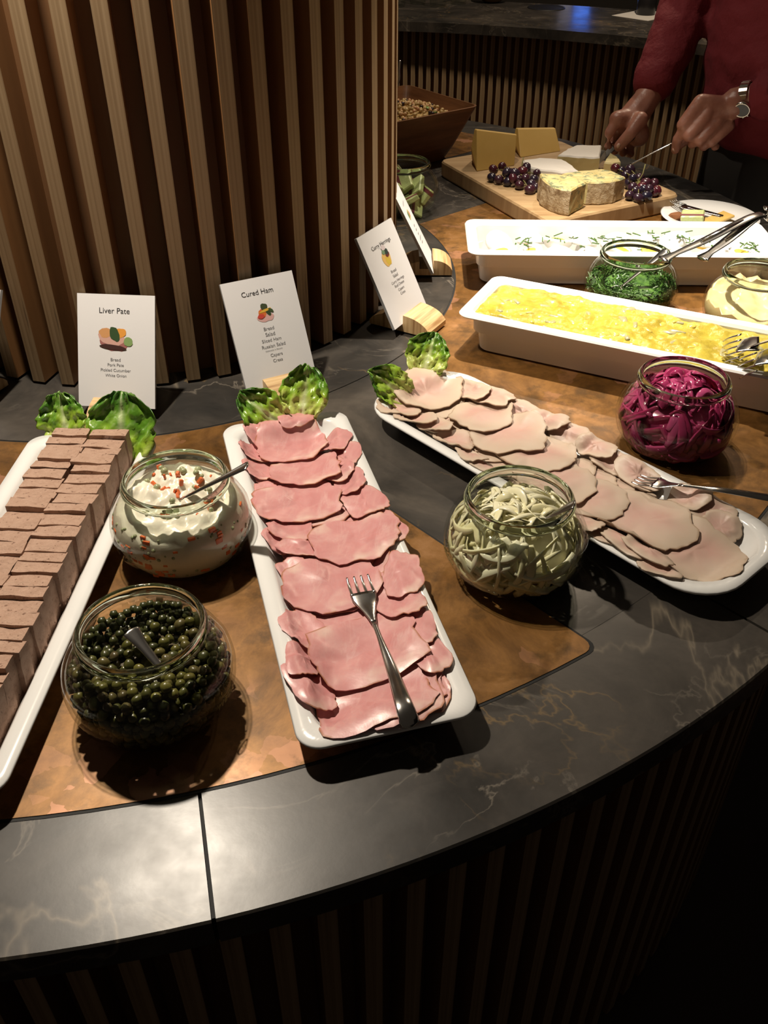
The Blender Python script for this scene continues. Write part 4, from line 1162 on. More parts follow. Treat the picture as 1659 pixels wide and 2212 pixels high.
card('white menu card headed Curry Herrings beside the column', (.0432, 1.337, .017), radians(-30), radians(27),
     [('Curry Herrings', .056, .175, INK, .0), ('Bread', .015, .48, INKG, .004), ('Salad', .014, .53, INKG, .004), ('Curry Herrings', .038, .585, INKG, .005), ('Red Onion', .028, .63, INKG, .005), ('Capers', .0175, .68, INKG, .005), ('Cress', .014, .725, INKG, .005)],
     [(0, .100, .012, .013, 0, (.70, .45, .14)), (.001, .095, .006, .008, .3, (.62, .45, .06)), (.005, .104, .006, .004, .3, (.14, .03, .03)), (.004, .109, .005, .005, 0, (.03, .05, .04)), (-.003, .110, .004, .004, 0, (.16, .26, .15)), (0, .116, .006, .004, 0, (.62, .55, .57))],
     'rounded wooden card holder under the Curry Herrings card')
v4 = [('~~', .016, .20, INKG, 0)]
c4 = card('white menu card seen edge on beside the glass butter jar', (.0865, 1.5645, .017), radians(0), radians(27), [],
     [(0, .118, .016, .0022, 0, (.45, .45, .47)), (0, .096, .013, .009, 0, (.55, .50, .22)), (-.006, .098, .006, .006, 0, (.10, .22, .07)), (.009, .094, .006, .005, 0, (.62, .22, .12)), (0, .075, .006, .0016, 0, (.35, .35, .37)), (0, .067, .006, .0016, 0, (.35, .35, .37)), (0, .059, .005, .0016, 0, (.35, .35, .37)), (0, .051, .014, .0016, 0, (.35, .35, .37)), (0, .043, .006, .0016, 0, (.35, .35, .37))],
     'rounded wooden card holder beside the egg pan', .034)
card('blank looking white menu card next to the Liver Pate card', (-.585, 1.096, .017), radians(-112), radians(28), [], [], 'rounded wooden card holder under the blank looking card')

# ================================================================== butter portions in the glass jar
pv, pf = box(-.022, .022, -.0165, .0165, -.006, .006, .0022); bs = random.Random(2); ps = None; bsx = None
def packet(label, group=None):
    global ps, bsx
    t = thing('butter_portion', label, 'butter', group=group)
    if ps is None:
        v = [Vector(p)+noise.noise_vector(Vector(p)*90)*.0012 for p in pv]
        ps = obj('wrapper', v, pf, FOIL, t)
        v, f = box(-.0222, .0222, -.0130, -.0060, -.0063, .0063); bsx = obj('wrapper_band', v, f, FOILR, t)
    else:
        inst(ps, 'wrapper', t); inst(bsx, 'wrapper_band', t)
    return t
lay = [(-.030, -.030, .018), (.028, -.034, .018), (-.035, .025, .018), (.030, .030, .018), (0, 0, .016), (-.046, 0, .030), (.010, -.046, .034), (.046, -.004, .034), (-.022, -.030, .044), (.024, .012, .046), (-.018, .030, .048), (-.034, 0, .054), (.030, -.022, .054), (.004, -.012, .060), (0, .030, .062)]
for x, y, z in lay:
    t = packet('small green wrapped butter portion with maroon band in the glass jar', 'butter portions in the glass jar')
    t.location = (J_BUT[0]+x*.92, J_BUT[1]+y*.92, z+.0013); t.rotation_euler = (bs.uniform(-.9, .9), bs.uniform(-.9, .9), bs.uniform(0, 6.28))

# ================================================================== wooden bowl with nut salad
BC = Vector((.034, 2.274)); rot = atan2(2.247-2.274, .223-.034)-pi/4
bo = thing('wooden_bowl', 'square flared wooden bowl heaped with chickpea salad', 'bowl', (BC.x, BC.y, .0013), rot)
def sq(h, r, z): return [(x, y, z) for x, y in rrect(2*h, 2*h, r, 6)]
v, f = loft([sq(.085, .02, 0), sq(.100, .022, .03), sq(.120, .022, .080), sq(.135, .020, .120), sq(.131, .018, .1205), sq(.114, .02, .080), sq(.092, .02, .03), sq(.075, .02, .012)])
obj('bowl_shell', v, f, BOWL, bo, False)
def heap(x, y): return .094+.020*(1-(hypot(x, y)/.12)**2)+.004*noise.noise(Vector((x*60, y*60, 0)))
nsrc = {}; ns = random.Random(9); cnt = 0
heapV = []; heapF = []; n = 18
for i in range(n+1):
    for j in range(n+1):
        x = -.112+.224*i/n; y = -.112+.224*j/n; heapV.append((x, y, heap(x, y)-.006))
for i in range(n):
    for j in range(n): a = i*(n+1)+j; heapF.append((a, a+n+1, a+n+2, a+1))
o = obj('salad_base', heapV, heapF, NUT, None, True, loc=(BC.x, BC.y, .0013)); o.rotation_euler = (0, 0, rot); tag(o, 'packed chickpea salad filling the wooden bowl', 'salad', kind='stuff')
cand = []
for k in range(620):
    x = ns.uniform(-.108, .108); y = ns.uniform(-.108, .108)
    if all((x-a)**2+(y-b)**2 > .0070**2 for a, b in cand): cand.append((x, y))
R2 = Matrix.Rotation(rot, 2)
cand2 = []
for x, y in cand:
    q = R2 @ Vector((x, y)); cand2.append((BC.x+q.x, BC.y+q.y, heap(x, y)+.0013+ns.uniform(-.001, .002)))
cand2 = [c for c in cand2 if 829.5+F_PX*c[0]/(c[1]*cos(PITCH)+(CAM_H-c[2])*sin(PITCH)) > 800]
for k, c in enumerate(cand2[:290]):
    u = ns.random(); key = 'herb_piece' if u < .03 else 'raisin' if u < .12 else 'chickpea'
    if key not in nsrc:
        v, f = ico(1, 1); v = [Vector(p)*(1+.2*noise.noise(Vector(p)*1.5)) for p in v]
        o = nsrc[key] = obj(key, v, f, {'chickpea': NUT, 'raisin': NUTD, 'herb_piece': HERB}[key], None, True)
    else: o = inst(nsrc[key], key)
    o.location = c; s = ns.uniform(.0046, .0062); o.scale = (s, s*ns.uniform(.7, 1), s*.85) if key != 'herb_piece' else (.010, .007, .002); o.rotation_euler = (ns.uniform(0, 6), ns.uniform(0, 6), ns.uniform(0, 6)) if key != 'herb_piece' else (ns.uniform(-.5, .5), ns.uniform(-.5, .5), ns.uniform(0, 6))
    tag(o, {'chickpea': 'tan chickpea on top of the salad in the wooden bowl', 'raisin': 'dark raisin in the salad of the wooden bowl', 'herb_piece': 'green leaf scrap in the salad of the wooden bowl'}[key], key.replace('_', ' '), {'chickpea': 'chickpeas', 'raisin': 'raisins', 'herb_piece': 'leaf scraps'}[key]+' in the wooden bowl')
hb = atY(848, 222, 2.26); ht = atY(864, 130, 2.30)
spoon('steel spoon handle rising out of the wooden salad bowl', hb+Vector((-.03, -.02, -.055)), hb+Vector((-.012, 0, -.02)), atY(861, 180, 2.28), ht, (0, -1, .2), .014, STEEL, .42)

# ================================================================== cheese board
b0, b1, b2 = at(948, 345, .035), at(1472, 420, .035), at(1186, 480, .035)
b3 = b0+b1-b2
bc_ = (b0+b1)/2
cb = thing('cheese_board', 'thick oak cutting board carrying cheeses and grapes', 'cutting board', (bc_.x, bc_.y, 0.0013))
def quad_round(ps, r, n=5):
    out = []; m = len(ps)
    for i in range(m):
        p, q, s = ps[i-1], ps[i], ps[(i+1) % m]
        a = (p-q).normalized()*r; b = (s-q).normalized()*r
        for k in range(n+1): t = k/n; out.append((1-t)**2*(q+a)+2*t*(1-t)*q+t*t*(q+b))
    return out
Q = quad_round([Vector((p.x-bc_.x, p.y-bc_.y)) for p in (b0, b2, b1, b3)], .022)
def sc(k, z): return [(p.x*k, p.y*k, z) for p in Q]
v, f = loft([sc(.985, 0), sc(1.0, .004), sc(1.0, .030), sc(.988, .0337)]); o = obj('board', v, f, BOARD, cb); 
BZ = .035
def poly_block(name, label, cat, base, h, mats, fm_side, taper=1.0, bev=.003, smooth=False, wob=0.0, group=None, lean=(0, 0)):
    """prism over world points; fm_side: material index for every side, top uses 0"""
    n = len(base); c = sum((Vector(p) for p in base), Vector((0, 0)))/n
    P = [Vector(p)-c for p in base]
    rings = []
    for s, z in ((1-bev/.05, 0), (1, bev), (1-(1-taper)*.5, h*.5), (taper, h-bev), (taper-bev/.05, h)):
        rings.append([(p.x*s+lean[0]*z, p.y*s+lean[1]*z, z) for p in P])
    v, f = loft(rings); fmx = []
    for i in range(4):
        for j in range(n): fmx.append(fm_side[j] if i < 3 else mats.index(mats[0]))
    fmx += [0, 0]
    if wob: v = [Vector(p)+noise.noise_vector(Vector(p)*40)*wob for p in v]
    o = obj(name, v, f, None, None, smooth, loc=(c.x, c.y, BZ), mats=mats, fmat=fmx); return tag(o, label, cat, group)
g2 = lambda px, py, z=.035: at(px, py, z).xy
# yellow cheese wedges: ridge on top, slanting faces
def ridge(name, label, A, B, TL, TR, deep):
    A, B, TL, TR = [Vector(p) for p in (A, B, TL, TR)]; c = Vector(((A.x+B.x)/2, (A.y+B.y)/2, BZ))
    pn = (B-A).cross(TL-A); o_ = Vector((0, 0, CAM_H)); dr = TR-o_; TR = o_+dr*(pn.dot(A-o_)/pn.dot(dr))
    TL2, TR2 = TL+Vector((-.004, .012, -.001)), TR+Vector((-.002, .012, -.001)); A2, B2 = A+Vector((-.004, deep, 0)), B+Vector((-.004, deep, 0)); Lm = (A+TL)/2+Vector((-.010, .028, 0))
    P = [A, B, TR, TL, A2, B2, TR2, TL2, Lm]
    v = [p-c for p in P]; f = [(0, 1, 2, 3), (3, 2, 6, 7), (5, 4, 7, 6), (1, 5, 6, 2), (0, 3, 8), (3, 7, 8), (7, 4, 8), (4, 0, 8), (1, 0, 4, 5)]
    o = obj(name, v, f, None, None, False, loc=c, mats=[CHEESE, RINDY], fmat=[0, 0, 1, 0, 0, 0, 1, 1, 0])
    md = o.modifiers.new('b', 'BEVEL'); md.width = .0018; md.segments = 2
    tag(o, label, 'cheese')
ridge('cheese_wedge', 'tall yellow cheese block beside the grapes on the board', at(1030, 371, BZ), at(1111, 358, BZ), atY(1030, 280, 2.085), atY(1117, 291, 2.10), .085)
ridge('cheese_wedge', 'tall yellow cheese block behind the other, next to the brie', at(1124, 341, BZ), at(1211, 327, BZ), atY(1119, 278, 2.19), atY(1200, 277, 2.235), .075)
def cheese_poly(name, label, pts, zt, h, mats, sides, wob=.0015, bev=.003):
    P = [at(x, y, zt) for x, y in pts]; n = len(P)
    c = sum(P, Vector())/n; rings = []
    def sub(k, z):                       # subdivided outline so that the rind can be uneven
        out = []
        for i in range(n):
            a, b = P[i], P[(i+1) % n]
            for q in range(4): p = a+(b-a)*(q/4); out.append(Vector(((p.x-c.x)*k, (p.y-c.y)*k, z)))
        return out
    zs = [(1-bev/.05, 0), (1.0, bev), (1.0, h*.35), (1.0, h*.65), (1.0, h-bev), (1-bev/.05, h), (.5, h), (.05, h)]
    for k, z in zs: rings.append(sub(k, z))
    v, f = loft(rings); m = 4*n; fm_ = []
    for i in range(len(zs)-1):
        for j in range(m): fm_.append(sides[j//4] if i < 4 else 0)
    fm_ += [0, 0]
    v = [Vector(p)+noise.noise_vector(Vector(p)*60)*wob for p in v]
    return tag(obj(name, v, f, None, None, False, loc=(c.x, c.y, zt-h), mats=mats, fmat=fm_), label, 'cheese')
cheese_poly('brie_wedge', 'low white brie wedge lying in front of the yellow cheese', [(1130, 345), (1136, 358), (1170, 366), (1215, 371), (1252, 370), (1234, 355), (1214, 343), (1165, 341)], BZ+.028, .028, [BRIEW, BRIEC], [0, 0, 0, 0, 1, 1, 1, 0])
cheese_poly('brie_wedge', 'thick white brie wedge being cut by the knife', [(1205, 335), (1250, 339), (1296, 340), (1300, 313), (1246, 313), (1225, 321)], BZ+.034, .034, [BRIEW, BRIEC], [1, 1, 1, 0, 0, 0])
cheese_poly('brie_slice', 'small pale brie slice held against the knife blade', [(1306, 349), (1325, 352), (1341, 350), (1333, 338), (1318, 330)], BZ+.032, .032, [BRIEC, BRIEW], [0, 0, 0, 1, 1])
cheese_poly('blue_cheese_wedge', 'blue cheese wedge with mottled rind facing the egg pan', [(1165, 374), (1172, 388), (1190, 399), (1212, 407), (1234, 410), (1266, 394), (1238, 383), (1206, 375)], BZ+.051, .051, [BLUEC, BLUER], [1, 1, 1, 1, 0, 0, 0, 0], .0022)
cheese_poly('blue_cheese_wedge', 'wide blue cheese wedge behind the other, beside red grapes', [(1212, 375), (1240, 383), (1270, 393), (1300, 393), (1330, 390), (1352, 381), (1330, 371), (1300, 364), (1250, 369)], BZ+.046, .046, [BLUEC, BLUER], [0, 0, 1, 1, 1, 0, 0, 0, 0], .0022)
# grape bunches
gv, gf = ico(1, 2); gsrc = None
def bunch(label, pts):
    global gsrc
    c = at(pts[0][0], pts[0][1], BZ); t = thing('grape_bunch', label, 'grapes', (c.x, c.y, BZ))
    C3 = Vector((c.x, c.y, BZ)); gr = random.Random(len(pts)); L_ = []
    for px, py, z in pts:
        p = at(px, py, BZ+z)-C3; L_.append(p)
        if gsrc is None: o = gsrc = obj('grape', gv, gf, GRAPE, t, True)
        else: o = inst(gsrc, 'grape', t)
        o.location = p; r = gr.uniform(.0092, .0108); o.scale = (r, r, r*1.18); o.rotation_euler = (gr.uniform(-1.4, 1.4), gr.uniform(-1.4, 1.4), gr.uniform(0, 3))
    ctr_ = sum(L_, Vector())/len(L_)+Vector((0, 0, .006))
    parts = []
    for p in L_: parts.append(tube([ctr_, (ctr_+p)/2+Vector((0, 0, .003)), p], .0011, 5))
    parts.append(tube([ctr_, ctr_+Vector((.01, .012, .012)), ctr_+Vector((.013, .016, .030))], .0014, 6))
    v, f = join(*parts); obj('stem', v, f, STEMM, t, True)
bunch('bunch of dark blue grapes in front of the yellow cheese', [(1100, 375, .020), (1062, 383, .010), (1066, 366, .016), (1085, 360, .022), (1078, 388, .010), (1098, 392, .010), (1095, 372, .026), (1112, 374, .026), (1128, 370, .026), (1118, 388, .014), (1137, 362, .028), (1122, 400, .009), (1148, 398, .010), (1145, 410, .008), (1160, 375, .018), (1108, 385, .018), (1135, 385, .020), (1154, 388, .012), (1156, 405, .008)])
bunch('bunch of red grapes beside the wide blue cheese wedge', [(1385, 405, .016), (1329, 363, .024), (1362, 366, .028), (1367, 386, .026), (1382, 384, .022), (1352, 378, .020), (1366, 404, .018), (1374, 412, .012), (1395, 395, .022), (1390, 410, .014), (1413, 396, .014), (1360, 422, .010), (1379, 428, .008), (1397, 424, .009), (1412, 416, .009), (1419, 412, .010), (1402, 408, .018), (1342, 370, .018), (1358, 396, .012)])

# ---- plate beyond the egg pan
pc = Vector((.655, 1.812))
pl = thing('side_plate', 'small round white plate with cutlery beside the cheese board', 'plate', (pc.x, pc.y, .0013))
v, f = lathe([(0, .002), (.055, .002), (.060, .0), (.068, .004), (.094, .0125), (.097, .0145), (.094, .0155), (.068, .0075), (.060, .0045), (0, .0045)], 56); obj('plate', v, f, PORC, pl, True)
fork('steel fork lying on the small white plate', at(1449, 431, .026), at(1500, 455, .018), at(1530, 460, .016), at(1566, 470, .014), tl=.030, w=.011)
kt = thing('table_knife', 'dark table knife lying on the small white plate', 'knife', tuple(at(1465, 440, .020)))
B = at(1465, 440, .020); q = [at(1465, 440, .020)-B, at(1520, 456, .018)-B, at(1562, 466, .017)-B]
v, f = path_strip(catmull(q, 4), [.003, .006, .007, .008, .008, .0075, .006, .005, .004], [.0012]*9, 8); obj('blade', v, f, STEELD, kt, True)
t = packet('green wrapped butter portion with maroon band on the white plate'); p = at(1496, 466, .018); t.location = p; t.rotation_euler = (.1, -.1, -.35)
v, f = ico(1, 2); v = [Vector(a)*(1+.35*noise.noise(Vector(a)*2.2)) for a in v]; o = obj('crispbread_piece', [(a.x*.016, a.y*.012, a.z*.008) for a in v], f, M('brown_crust', (.20, .075, .025), .8), None, False, loc=at(1462, 466, .014)); tag(o, 'lumpy brown bread piece on the small white plate', 'bread')
v, f = box(-.028, .028, -.016, .016, 0, .005, .0015); o = obj('cheese_slice', v, f, CHEESE, None, loc=at(1552, 474, .010)); o.rotation_euler = (0, -.15, .5); tag(o, 'pale cheese slice on the small white plate', 'cheese slice')
v, f = box(-.020, .020, -.014, .014, 0, .005, .0015); o = obj('cheese_slice', v, f, CHEESE, None, loc=at(1528, 480, .008)); o.rotation_euler = (0, .1, -.3); tag(o, 'smaller cheese slice leaning on the butter portion on plate', 'cheese slice')

# ================================================================== person
def remesh(parts, voxel, smooth_it, name, mat, parent=None, loc=(0, 0, 0)):
    v, f = join(*parts); o = obj(name, v, f, mat)
    md = o.modifiers.new('r', 'REMESH'); md.mode = 'VOXEL'; md.voxel_size = voxel
    ms = o.modifiers.new('s', 'SMOOTH'); ms.factor = .5; ms.iterations = smooth_it
    dg = bpy.context.evaluated_depsgraph_get(); me = bpy.data.meshes.new_from_object(o.evaluated_get(dg))
    old = o.data; o.modifiers.clear(); o.data = me; bpy.data.meshes.remove(old); me.materials.clear(); me.materials.append(mat)
    me.polygons.foreach_set('use_smooth', [True]*len(me.polygons))
    L = Vector(loc); me.transform(Matrix.Translation(-L)); o.location = L
    if parent is not None: o.parent = parent; o.location = L-Vector(parent.location)
    return o
def ball(c, r, sqz=(1, 1, 1)):
    v, f = ico(r, 2, sqz); return [Vector(p)+Vector(c) for p in v], f
def limb(pts, rad, n=12):
    parts = [tube(pts, rad, n)]
    for p, r in zip(pts, rad): parts.append(ball(p, r))
    return join(*parts)
TC = Vector((.90, 2.10)); FD = Vector((-.80, -.60)).normalized(); RD = Vector((FD.y, -FD.x))     # facing, his right
P3 = lambda f_, r_, z: Vector((TC.x+FD.x*f_+RD.x*r_, TC.y+FD.y*f_+RD.y*r_, z))
per = thing('person', 'person in a red sweater and wristwatch cutting cheese at the counter', 'person', (TC.x, TC.y, FZ))
YR, YL = 2.085, 1.985
wR = atY(1398, 212, YR+.05); wL = atY(1612, 214, YL+.0)
elR = wR+(P3(-.02, .30, .46)-wR).normalized()*.27; shR = P3(-.02, .20, .56)
elL = P3(.10, -.26, .26); shL = P3(-.02, -.20, .56)
hand_parts = []
# right hand (holds the cheese knife)
kR = atY(1334, 258, YR); palR = atY(1362, 262, YR+.02)
hand_parts.append(limb([elR, (elR+wR)/2, wR], [.045, .040, .029]))
hand_parts.append(limb([wR, (wR+palR)/2, palR], [.028, .031, .033]))
hand_parts.append(limb([palR, kR], [.031, .019]))
hand_parts.append(limb([atY(1362, 262, YR+.03), atY(1378, 292, YR+.025)], [.030, .026]))
fR = [[(1334, 258, .0), (1316, 288, -.012), (1314, 316, -.004)], [(1345, 268, .022), (1326, 302, .014), (1328, 326, .020)], [(1358, 280, .040), (1342, 312, .034), (1346, 330, .036)], [(1372, 292, .050), (1360, 318, .048), (1362, 332, .046)]]
for ch in fR: hand_parts.append(limb([atY(x, y, YR+d) for x, y, d in ch], [.0125, .0112, .0098]))
thR = [(1384, 258, -.012), (1362, 288, -.028), (1337, 316, -.026)]
hand_parts.append(limb([atY(x, y, YR+d) for x, y, d in thR], [.017, .0135, .0118]))
# left hand
palL = atY(1566, 232, YL); 
hand_parts.append(limb([elL, (elL+wL)/2, wL], [.045, .040, .029]))
hand_parts.append(limb([wL, (wL+palL)/2], [.028, .031]))
for (kx, ky, kd) in ((1515, 219, 0), (1528, 242, -.004), (1550, 258, -.002), (1572, 270, .004)):
    hand_parts.append(limb([wL+(palL-wL)*.35, palL, atY(kx, ky, YL+kd)], [.026, .022, .0155]))
fL = [[(1513, 219, -.002), (1474, 270, -.012), (1464, 300, -.004), (1459, 324, .006)], [(1528, 244, -.010), (1487, 293, -.022), (1496, 310, -.008)], [(1551, 260, -.010), (1511, 304, -.022), (1520, 316, -.008)], [(1573, 272, -.006), (1537, 307, -.016), (1545, 316, -.004)]]
rr_ = [[.0145, .0125, .0110, .0095], [.0142, .0128, .0110], [.0138, .0124, .0108], [.0130, .0115, .0100]]
for ch, r in zip(fL, rr_): hand_parts.append(limb([atY(x, y, YL+d) for x, y, d in ch], r))
hand_parts.append(limb([atY(x, y, YL+d) for x, y, d in [(1560, 240, .03), (1500, 290, .035), (1462, 316, .028)]], [.016, .0125, .010]))
# arms, neck and head under / above the clothes, one continuous figure
hand_parts.append(limb([shR, elR], [.055, .045])); hand_parts.append(limb([shL, elL], [.055, .045]))
hand_parts.append(limb([P3(-.02, .20, .56), P3(-.02, 0, .60), P3(-.02, -.20, .56)], [.06, .075, .06])); hand_parts.append(limb([P3(-.02, 0, .58), P3(0, 0, .30), P3(0, 0, .05)], [.10, .11, .11]))
hd = P3(.02, 0, .80)
hand_parts.append(limb([P3(-.02, 0, .58), P3(.0, 0, .70)], [.060, .056])); hand_parts.append(ball(hd, .088, (1, 1, 1.22))); hand_parts.append(ball(hd+Vector((FD.x, FD.y, 0))*.030+Vector((0, 0, -.055)), .058))
hand_parts.append(limb([hd+Vector((FD.x, FD.y, 0))*.082+Vector((0, 0, .015)), hd+Vector((FD.x, FD.y, 0))*.104+Vector((0, 0, -.022))], [.010, .014]))
for s in (-1, 1): hand_parts.append(ball(hd+Vector((RD.x, RD.y, 0))*(.086*s), .022, (.6, .8, 1.3)))
body = remesh(hand_parts, .0036, 3, 'body', SKIN, per, per.location)
# nails
for c, tipn in (((1337, 316), 0), ((1458, 323), 1)):
    p = atY(c[0]-1, c[1]-1, (YR-.037 if tipn == 0 else YL-.002)); v, f = ico(.0052, 1, (1, .35, 1.15)); obj('finger_nail', v, f, NAIL, per, True, loc=p-per.location)
# sweater
sw = []
sw.append(limb([shR, (shR+elR)/2, elR, elR+(wR-elR)*.5, elR+(wR-elR)*.86], [.085, .076, .066, .056, .046]))
sw.append(limb([shL, (shL+elL)/2, elL, elL+(wL-elL)*.5, elL+(wL-elL)*.86], [.085, .076, .066, .056, .046]))
def ell(z, a, b, fo=0.0, n=20):
    return [P3(fo+b*cos(2*pi*k/n), a*sin(2*pi*k/n), z) for k in range(n)]
sw.append(loft([ell(.075, .185, .135, .02), ell(.12, .20, .150, .03), ell(.25, .222, .150, .03), ell(.42, .235, .140, .01), ell(.56, .20, .11, -.01), ell(.63, .12, .085, -.02), ell(.66, .075, .07, -.01)]))
sweater = remesh(sw, .007, 5, 'sweater', RED, per, per.location)
for vtx in sweater.data.vertices:
    w_ = vtx.co; k = noise.noise(Vector((w_.x*9, w_.y*9, w_.z*20)))*.006+noise.noise(Vector((w_.x*22, w_.y*22, w_.z*40)))*.003; vtx.co = w_+vtx.normal*k
for s_, e_ in ((elR, wR), (elL, wL)):
    d = (e_-s_); v, f = tube([s_+d*.80-per.location, s_+d*.84-per.location, s_+d*.90-per.location, s_+d*.905-per.location], [.048, .046, .044, .040], 20); obj('cuff', v, f, RED, per, True)
# trousers
tr = [loft([ell(.10, .175, .125, .02), ell(0, .185, .13, .02), ell(-.12, .19, .13, .02)])]
for s in (-1, 1): tr.append(limb([P3(.02, .09*s, -.10), P3(.03, .10*s, -.42), P3(0, .10*s, -.82)], [.095, .07, .055]))
remesh(tr, .012, 3, 'trousers', TROU, per, per.location)
for s in (-1, 1):
    v, f = tube([P3(-.08, .10*s, FZ+.045)-per.location, P3(.05, .10*s, FZ+.05)-per.location, P3(.17, .10*s, FZ+.035)-per.location], [(.042, .045), (.045, .048), (.036, .032)], 12); obj('shoe', v, f, BLACK, per, True)
# hair, eyes, mouth
v, f = ico(.096, 3, (1, 1, 1.15)); v = [Vector(p) for p in v]; keep = [i for i, p in enumerate(v) if p.z > -.03 and (p.x*FD.x+p.y*FD.y) < .045+max(0, p.z-.05)]
ks = set(keep); mp = {i: k for k, i in enumerate(keep)}
obj('hair', [v[i] for i in keep], [tuple(mp[i] for i in q) for q in f if all(i in ks for i in q)], HAIR, per, True, loc=hd+Vector((-FD.x*.008, -FD.y*.008, .018))-per.location)
for s in (-1, 1):
    v, f = ico(.011, 2); obj('eye', v, f, M('eye_white', (.7, .68, .65), .2), per, True, loc=hd+Vector((FD.x*.078+RD.x*.032*s, FD.y*.078+RD.y*.032*s, .012))-per.location)
v, f = ico(.022, 2, (1, 1, .28)); obj('mouth', v, f, M('lips', (.35, .10, .09), .5), per, True, loc=hd+Vector((FD.x*.076, FD.y*.076, -.058))-per.location)
# wristwatch
wd = (wL-elL).normalized(); wt = thing('wristwatch', 'silver wristwatch with linked metal bracelet on the wrist', 'watch', tuple(wL))
sx = wd.cross(Vector((0, 0, 1))).normalized(); sy = sx.cross(wd).normalized()
GOLD = M('polished_watch_steel', (.75, .71, .62), .18, 1.0); DIAL = M('dark_watch_dial', (.03, .028, .02), .25)
lk = None
for k in range(26):
    a = 2*pi*k/26
    if abs(((a-radians(205)+pi) % (2*pi))-pi) < .45: continue
    v, f = box(-.0085, .0085, -.0038, .0038, -.0016, .0016, .0008)
    if lk is None: o = lk = obj('bracelet_link', v, f, GOLD, wt)
    else: o = inst(lk, 'bracelet_link', wt)
    rad_ = sx*cos(a)+sy*sin(a); tan_ = -sx*sin(a)+sy*cos(a)
    m = Matrix((wd, tan_, rad_)).transposed().to_4x4(); m.translation = rad_*.0325; o.matrix_local = m
a = radians(205); rad_ = sx*cos(a)+sy*sin(a); tan_ = -sx*sin(a)+sy*cos(a); m = Matrix((wd, tan_, rad_)).transposed().to_4x4(); m.translation = rad_*.033
v, f = lathe([(0, -.003), (.0165, -.003), (.0175, 0), (.0165, .004), (.0150, .0046), (.0142, .0040), (0, .0040)], 28); o = obj('watch_case', v, f, GOLD, wt, True); o.matrix_local = m
v, f = lathe([(0, .0042), (.0142, .0042), (.0142, .0038)], 28); d2 = obj('dial', v, f, DIAL, wt); d2.matrix_local = m
v, f = tube([(0, .0165, 0), (0, .0205, 0)], .0025, 8); cc_ = obj('crown', v, f, GOLD, wt, True); cc_.matrix_local = m
# knives
def knife(label, tip, heel, butt, wblade, mat):
    tip, heel, butt = Vector(tip), Vector(heel), Vector(butt); t = thing('cheese_knife', label, 'knife', tuple(tip))
    d = heel-tip; N = d.cross(Vector((0, 1, .25))).normalized(); n = 8
    rings = []
    for i in range(n+1):
        s = i/n; w = wblade*(min(1, .25+s*1.6)); c = d*s; up = Vector((0, 0, 1))-d.normalized()*d.normalized().z; up.normalize(); sd = d.normalized().cross(up)
        rings.append([c+sd*.0008, c+up*w, c-sd*.0008, c-up*w*.15])
    v, f = loft(rings); obj('blade', v, f, mat, t)
    v, f = tube([heel-tip, (heel+butt)/2-tip, butt-tip], [.007, .010, .009], 10); obj('handle', v, f, M('black_handle', (.012, .011, .010), .4), t, True)
    return t
knife('broad dark cheese knife pressed into the brie wedge', atY(1290, 358, YR-.02), atY(1328, 322, YR-.006), atY(1376, 285, YR+.012), .013, STEEL)
t = thing('cheese_fork', 'thin steel cheese fork held over the red grapes', 'fork', tuple(atY(1360, 356, YL+.02))); B = Vector(t.location)
v, f = path_strip(catmull([atY(1452, 309, YL+.012)-B, atY(1418, 326, YL+.014)-B, atY(1390, 341, YL+.016)-B, Vector((0, 0, 0))], 4), [.0035]*5+[.0025]*8, [.0018]*13, 8); obj('shaft', v, f, STEEL, t, True)
for s in (-1, 1):
    e = Vector((-.016, .0, -.012)); v, f = tube([Vector((0, 0, 0)), Vector((-.006, .004*s, -.004)), e+Vector((0, .004*s, 0))], .0011, 6); obj('prong', v, f, STEEL, t, True)
v, f = tube([atY(1452, 309, YL+.012)-B, atY(1490, 290, YL+.008)-B, atY(1530, 268, YL+.006)-B], [.004, .0055, .006], 8); obj('handle', v, f, STEEL, t, True)

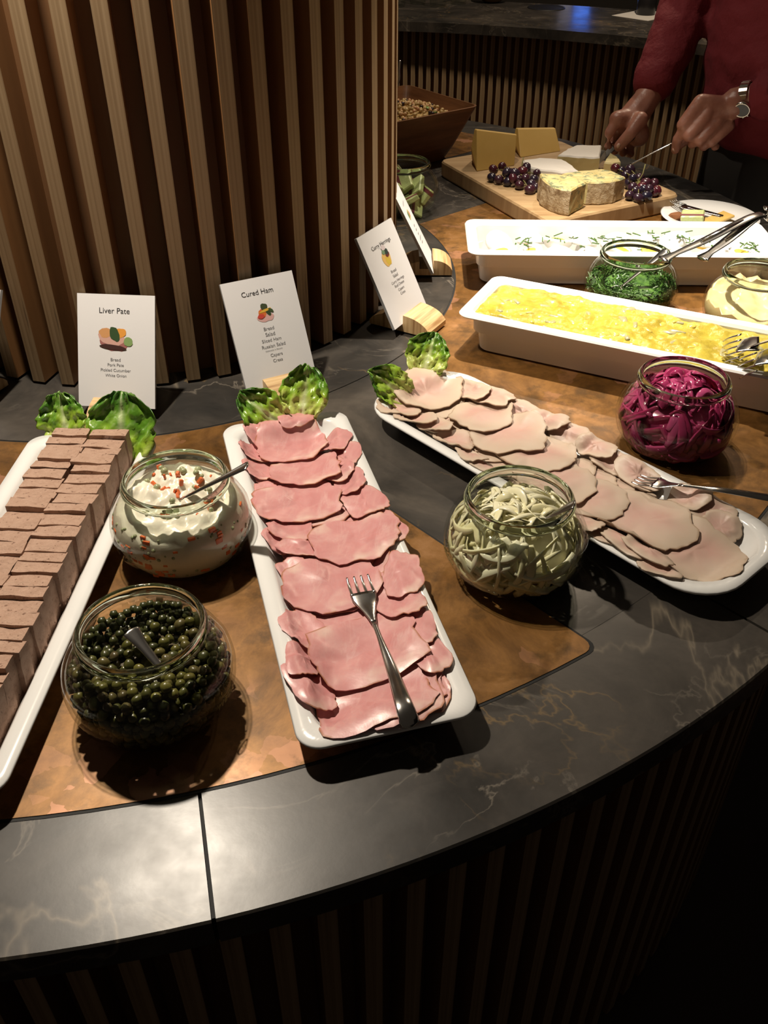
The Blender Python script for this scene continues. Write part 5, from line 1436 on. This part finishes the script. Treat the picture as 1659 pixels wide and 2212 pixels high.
# ================================================================== things on the back bar
def cyl_thing(name, label, cat, loc, prof, mat, extra=None):
    v, f = lathe(prof, 28); return tag(obj(name, v, f, mat, None, True, loc=loc), label, cat)
p = at(1393, 33, 0); 
v, f = box(-.11, .11, -.09, .09, 0, .0012); o = obj('paper_napkin', v, f, M('napkin_paper', (.62, .60, .56), .9), None, loc=(p.x, p.y, .0)); o.rotation_euler = (0, 0, .75); tag(o, 'white paper napkin under a black cup on the bar', 'napkin')
cyl_thing('cup', 'black cup standing on the white napkin on the bar', 'cup', (p.x+.005, p.y+.015, .0012), [(0, 0), (.036, 0), (.039, .004), (.042, .11), (.039, .11), (.035, .006), (0, .005)], M('black_glaze', (.012, .011, .012), .3))
p = at(1180, 17, 0)
cyl_thing('sink_ring', 'round black cutout set into the bar top', 'ring', (p.x, p.y, .0), [(0, .0006), (.060, .0006), (.072, .0012), (.078, .003), (.082, .0028), (.083, 0)], M('black_rubber', (.006, .006, .007), .6))
p = at(1270, 3, 0)
tb = thing('tablet_screen', 'dark tablet with glowing blue screen standing on the bar', 'tablet', (p.x, p.y+.05, 0)); tb.rotation_euler = (radians(-12), 0, radians(-18))
v, f = box(-.13, .13, -.006, .006, 0.004, .19, .003); obj('tablet_body', v, f, M('black_plastic', (.01, .01, .011), .35), tb)
def emit(name, col, s):
    m = M(name, (.02, .02, .02), .4); m.node_tree.nodes['Principled BSDF'].inputs['Emission Color'].default_value = (*col, 1); m.node_tree.nodes['Principled BSDF'].inputs['Emission Strength'].default_value = s; return m
for k, (x0, x1, z0, z1, nm, cl, s) in enumerate(((-.118, -.060, .022, .17, 'screen_panel', (.35, .33, .42), .9), (-.052, .020, .022, .17, 'screen_panel', (.06, .22, 1.0), 2.4), (-.100, -.072, .010, .015, 'screen_button', (.8, .85, 1), 2.0), (-.034, -.006, .010, .015, 'screen_button', (.8, .85, 1), 2.0))):
    v, f = box(x0, x1, -.0068, -.006, z0, z1); obj(nm, v, f, emit('screen_glow_%d' % k, cl, s), tb)
gs = random.Random(6)
for k, (px, py) in enumerate(((858, 14), (902, 8), (946, 14), (990, 8))):
    p = at(px, py, 0); q = Vector((p.x, p.y, 0))
    cyl_thing('drinking_glass', 'short clear tumbler standing in the row on the dark bar', 'glass', q, [(0, .003), (.030, .003), (.034, .0), (.036, .004), (.041, .085), (.0395, .085), (.0345, .008), (0, .008)], GLASS)['group'] = 'tumblers on the bar'
p = at(1062, 5, 0)
cyl_thing('small_bowl', 'small amber bowl standing on the bar behind the salad bowl', 'bowl', (p.x, p.y, 0), [(0, .003), (.035, .002), (.05, .012), (.075, .045), (.078, .05), (.073, .048), (.047, .016), (0, .010)], M('amber_glaze', (.10, .055, .008), .3))
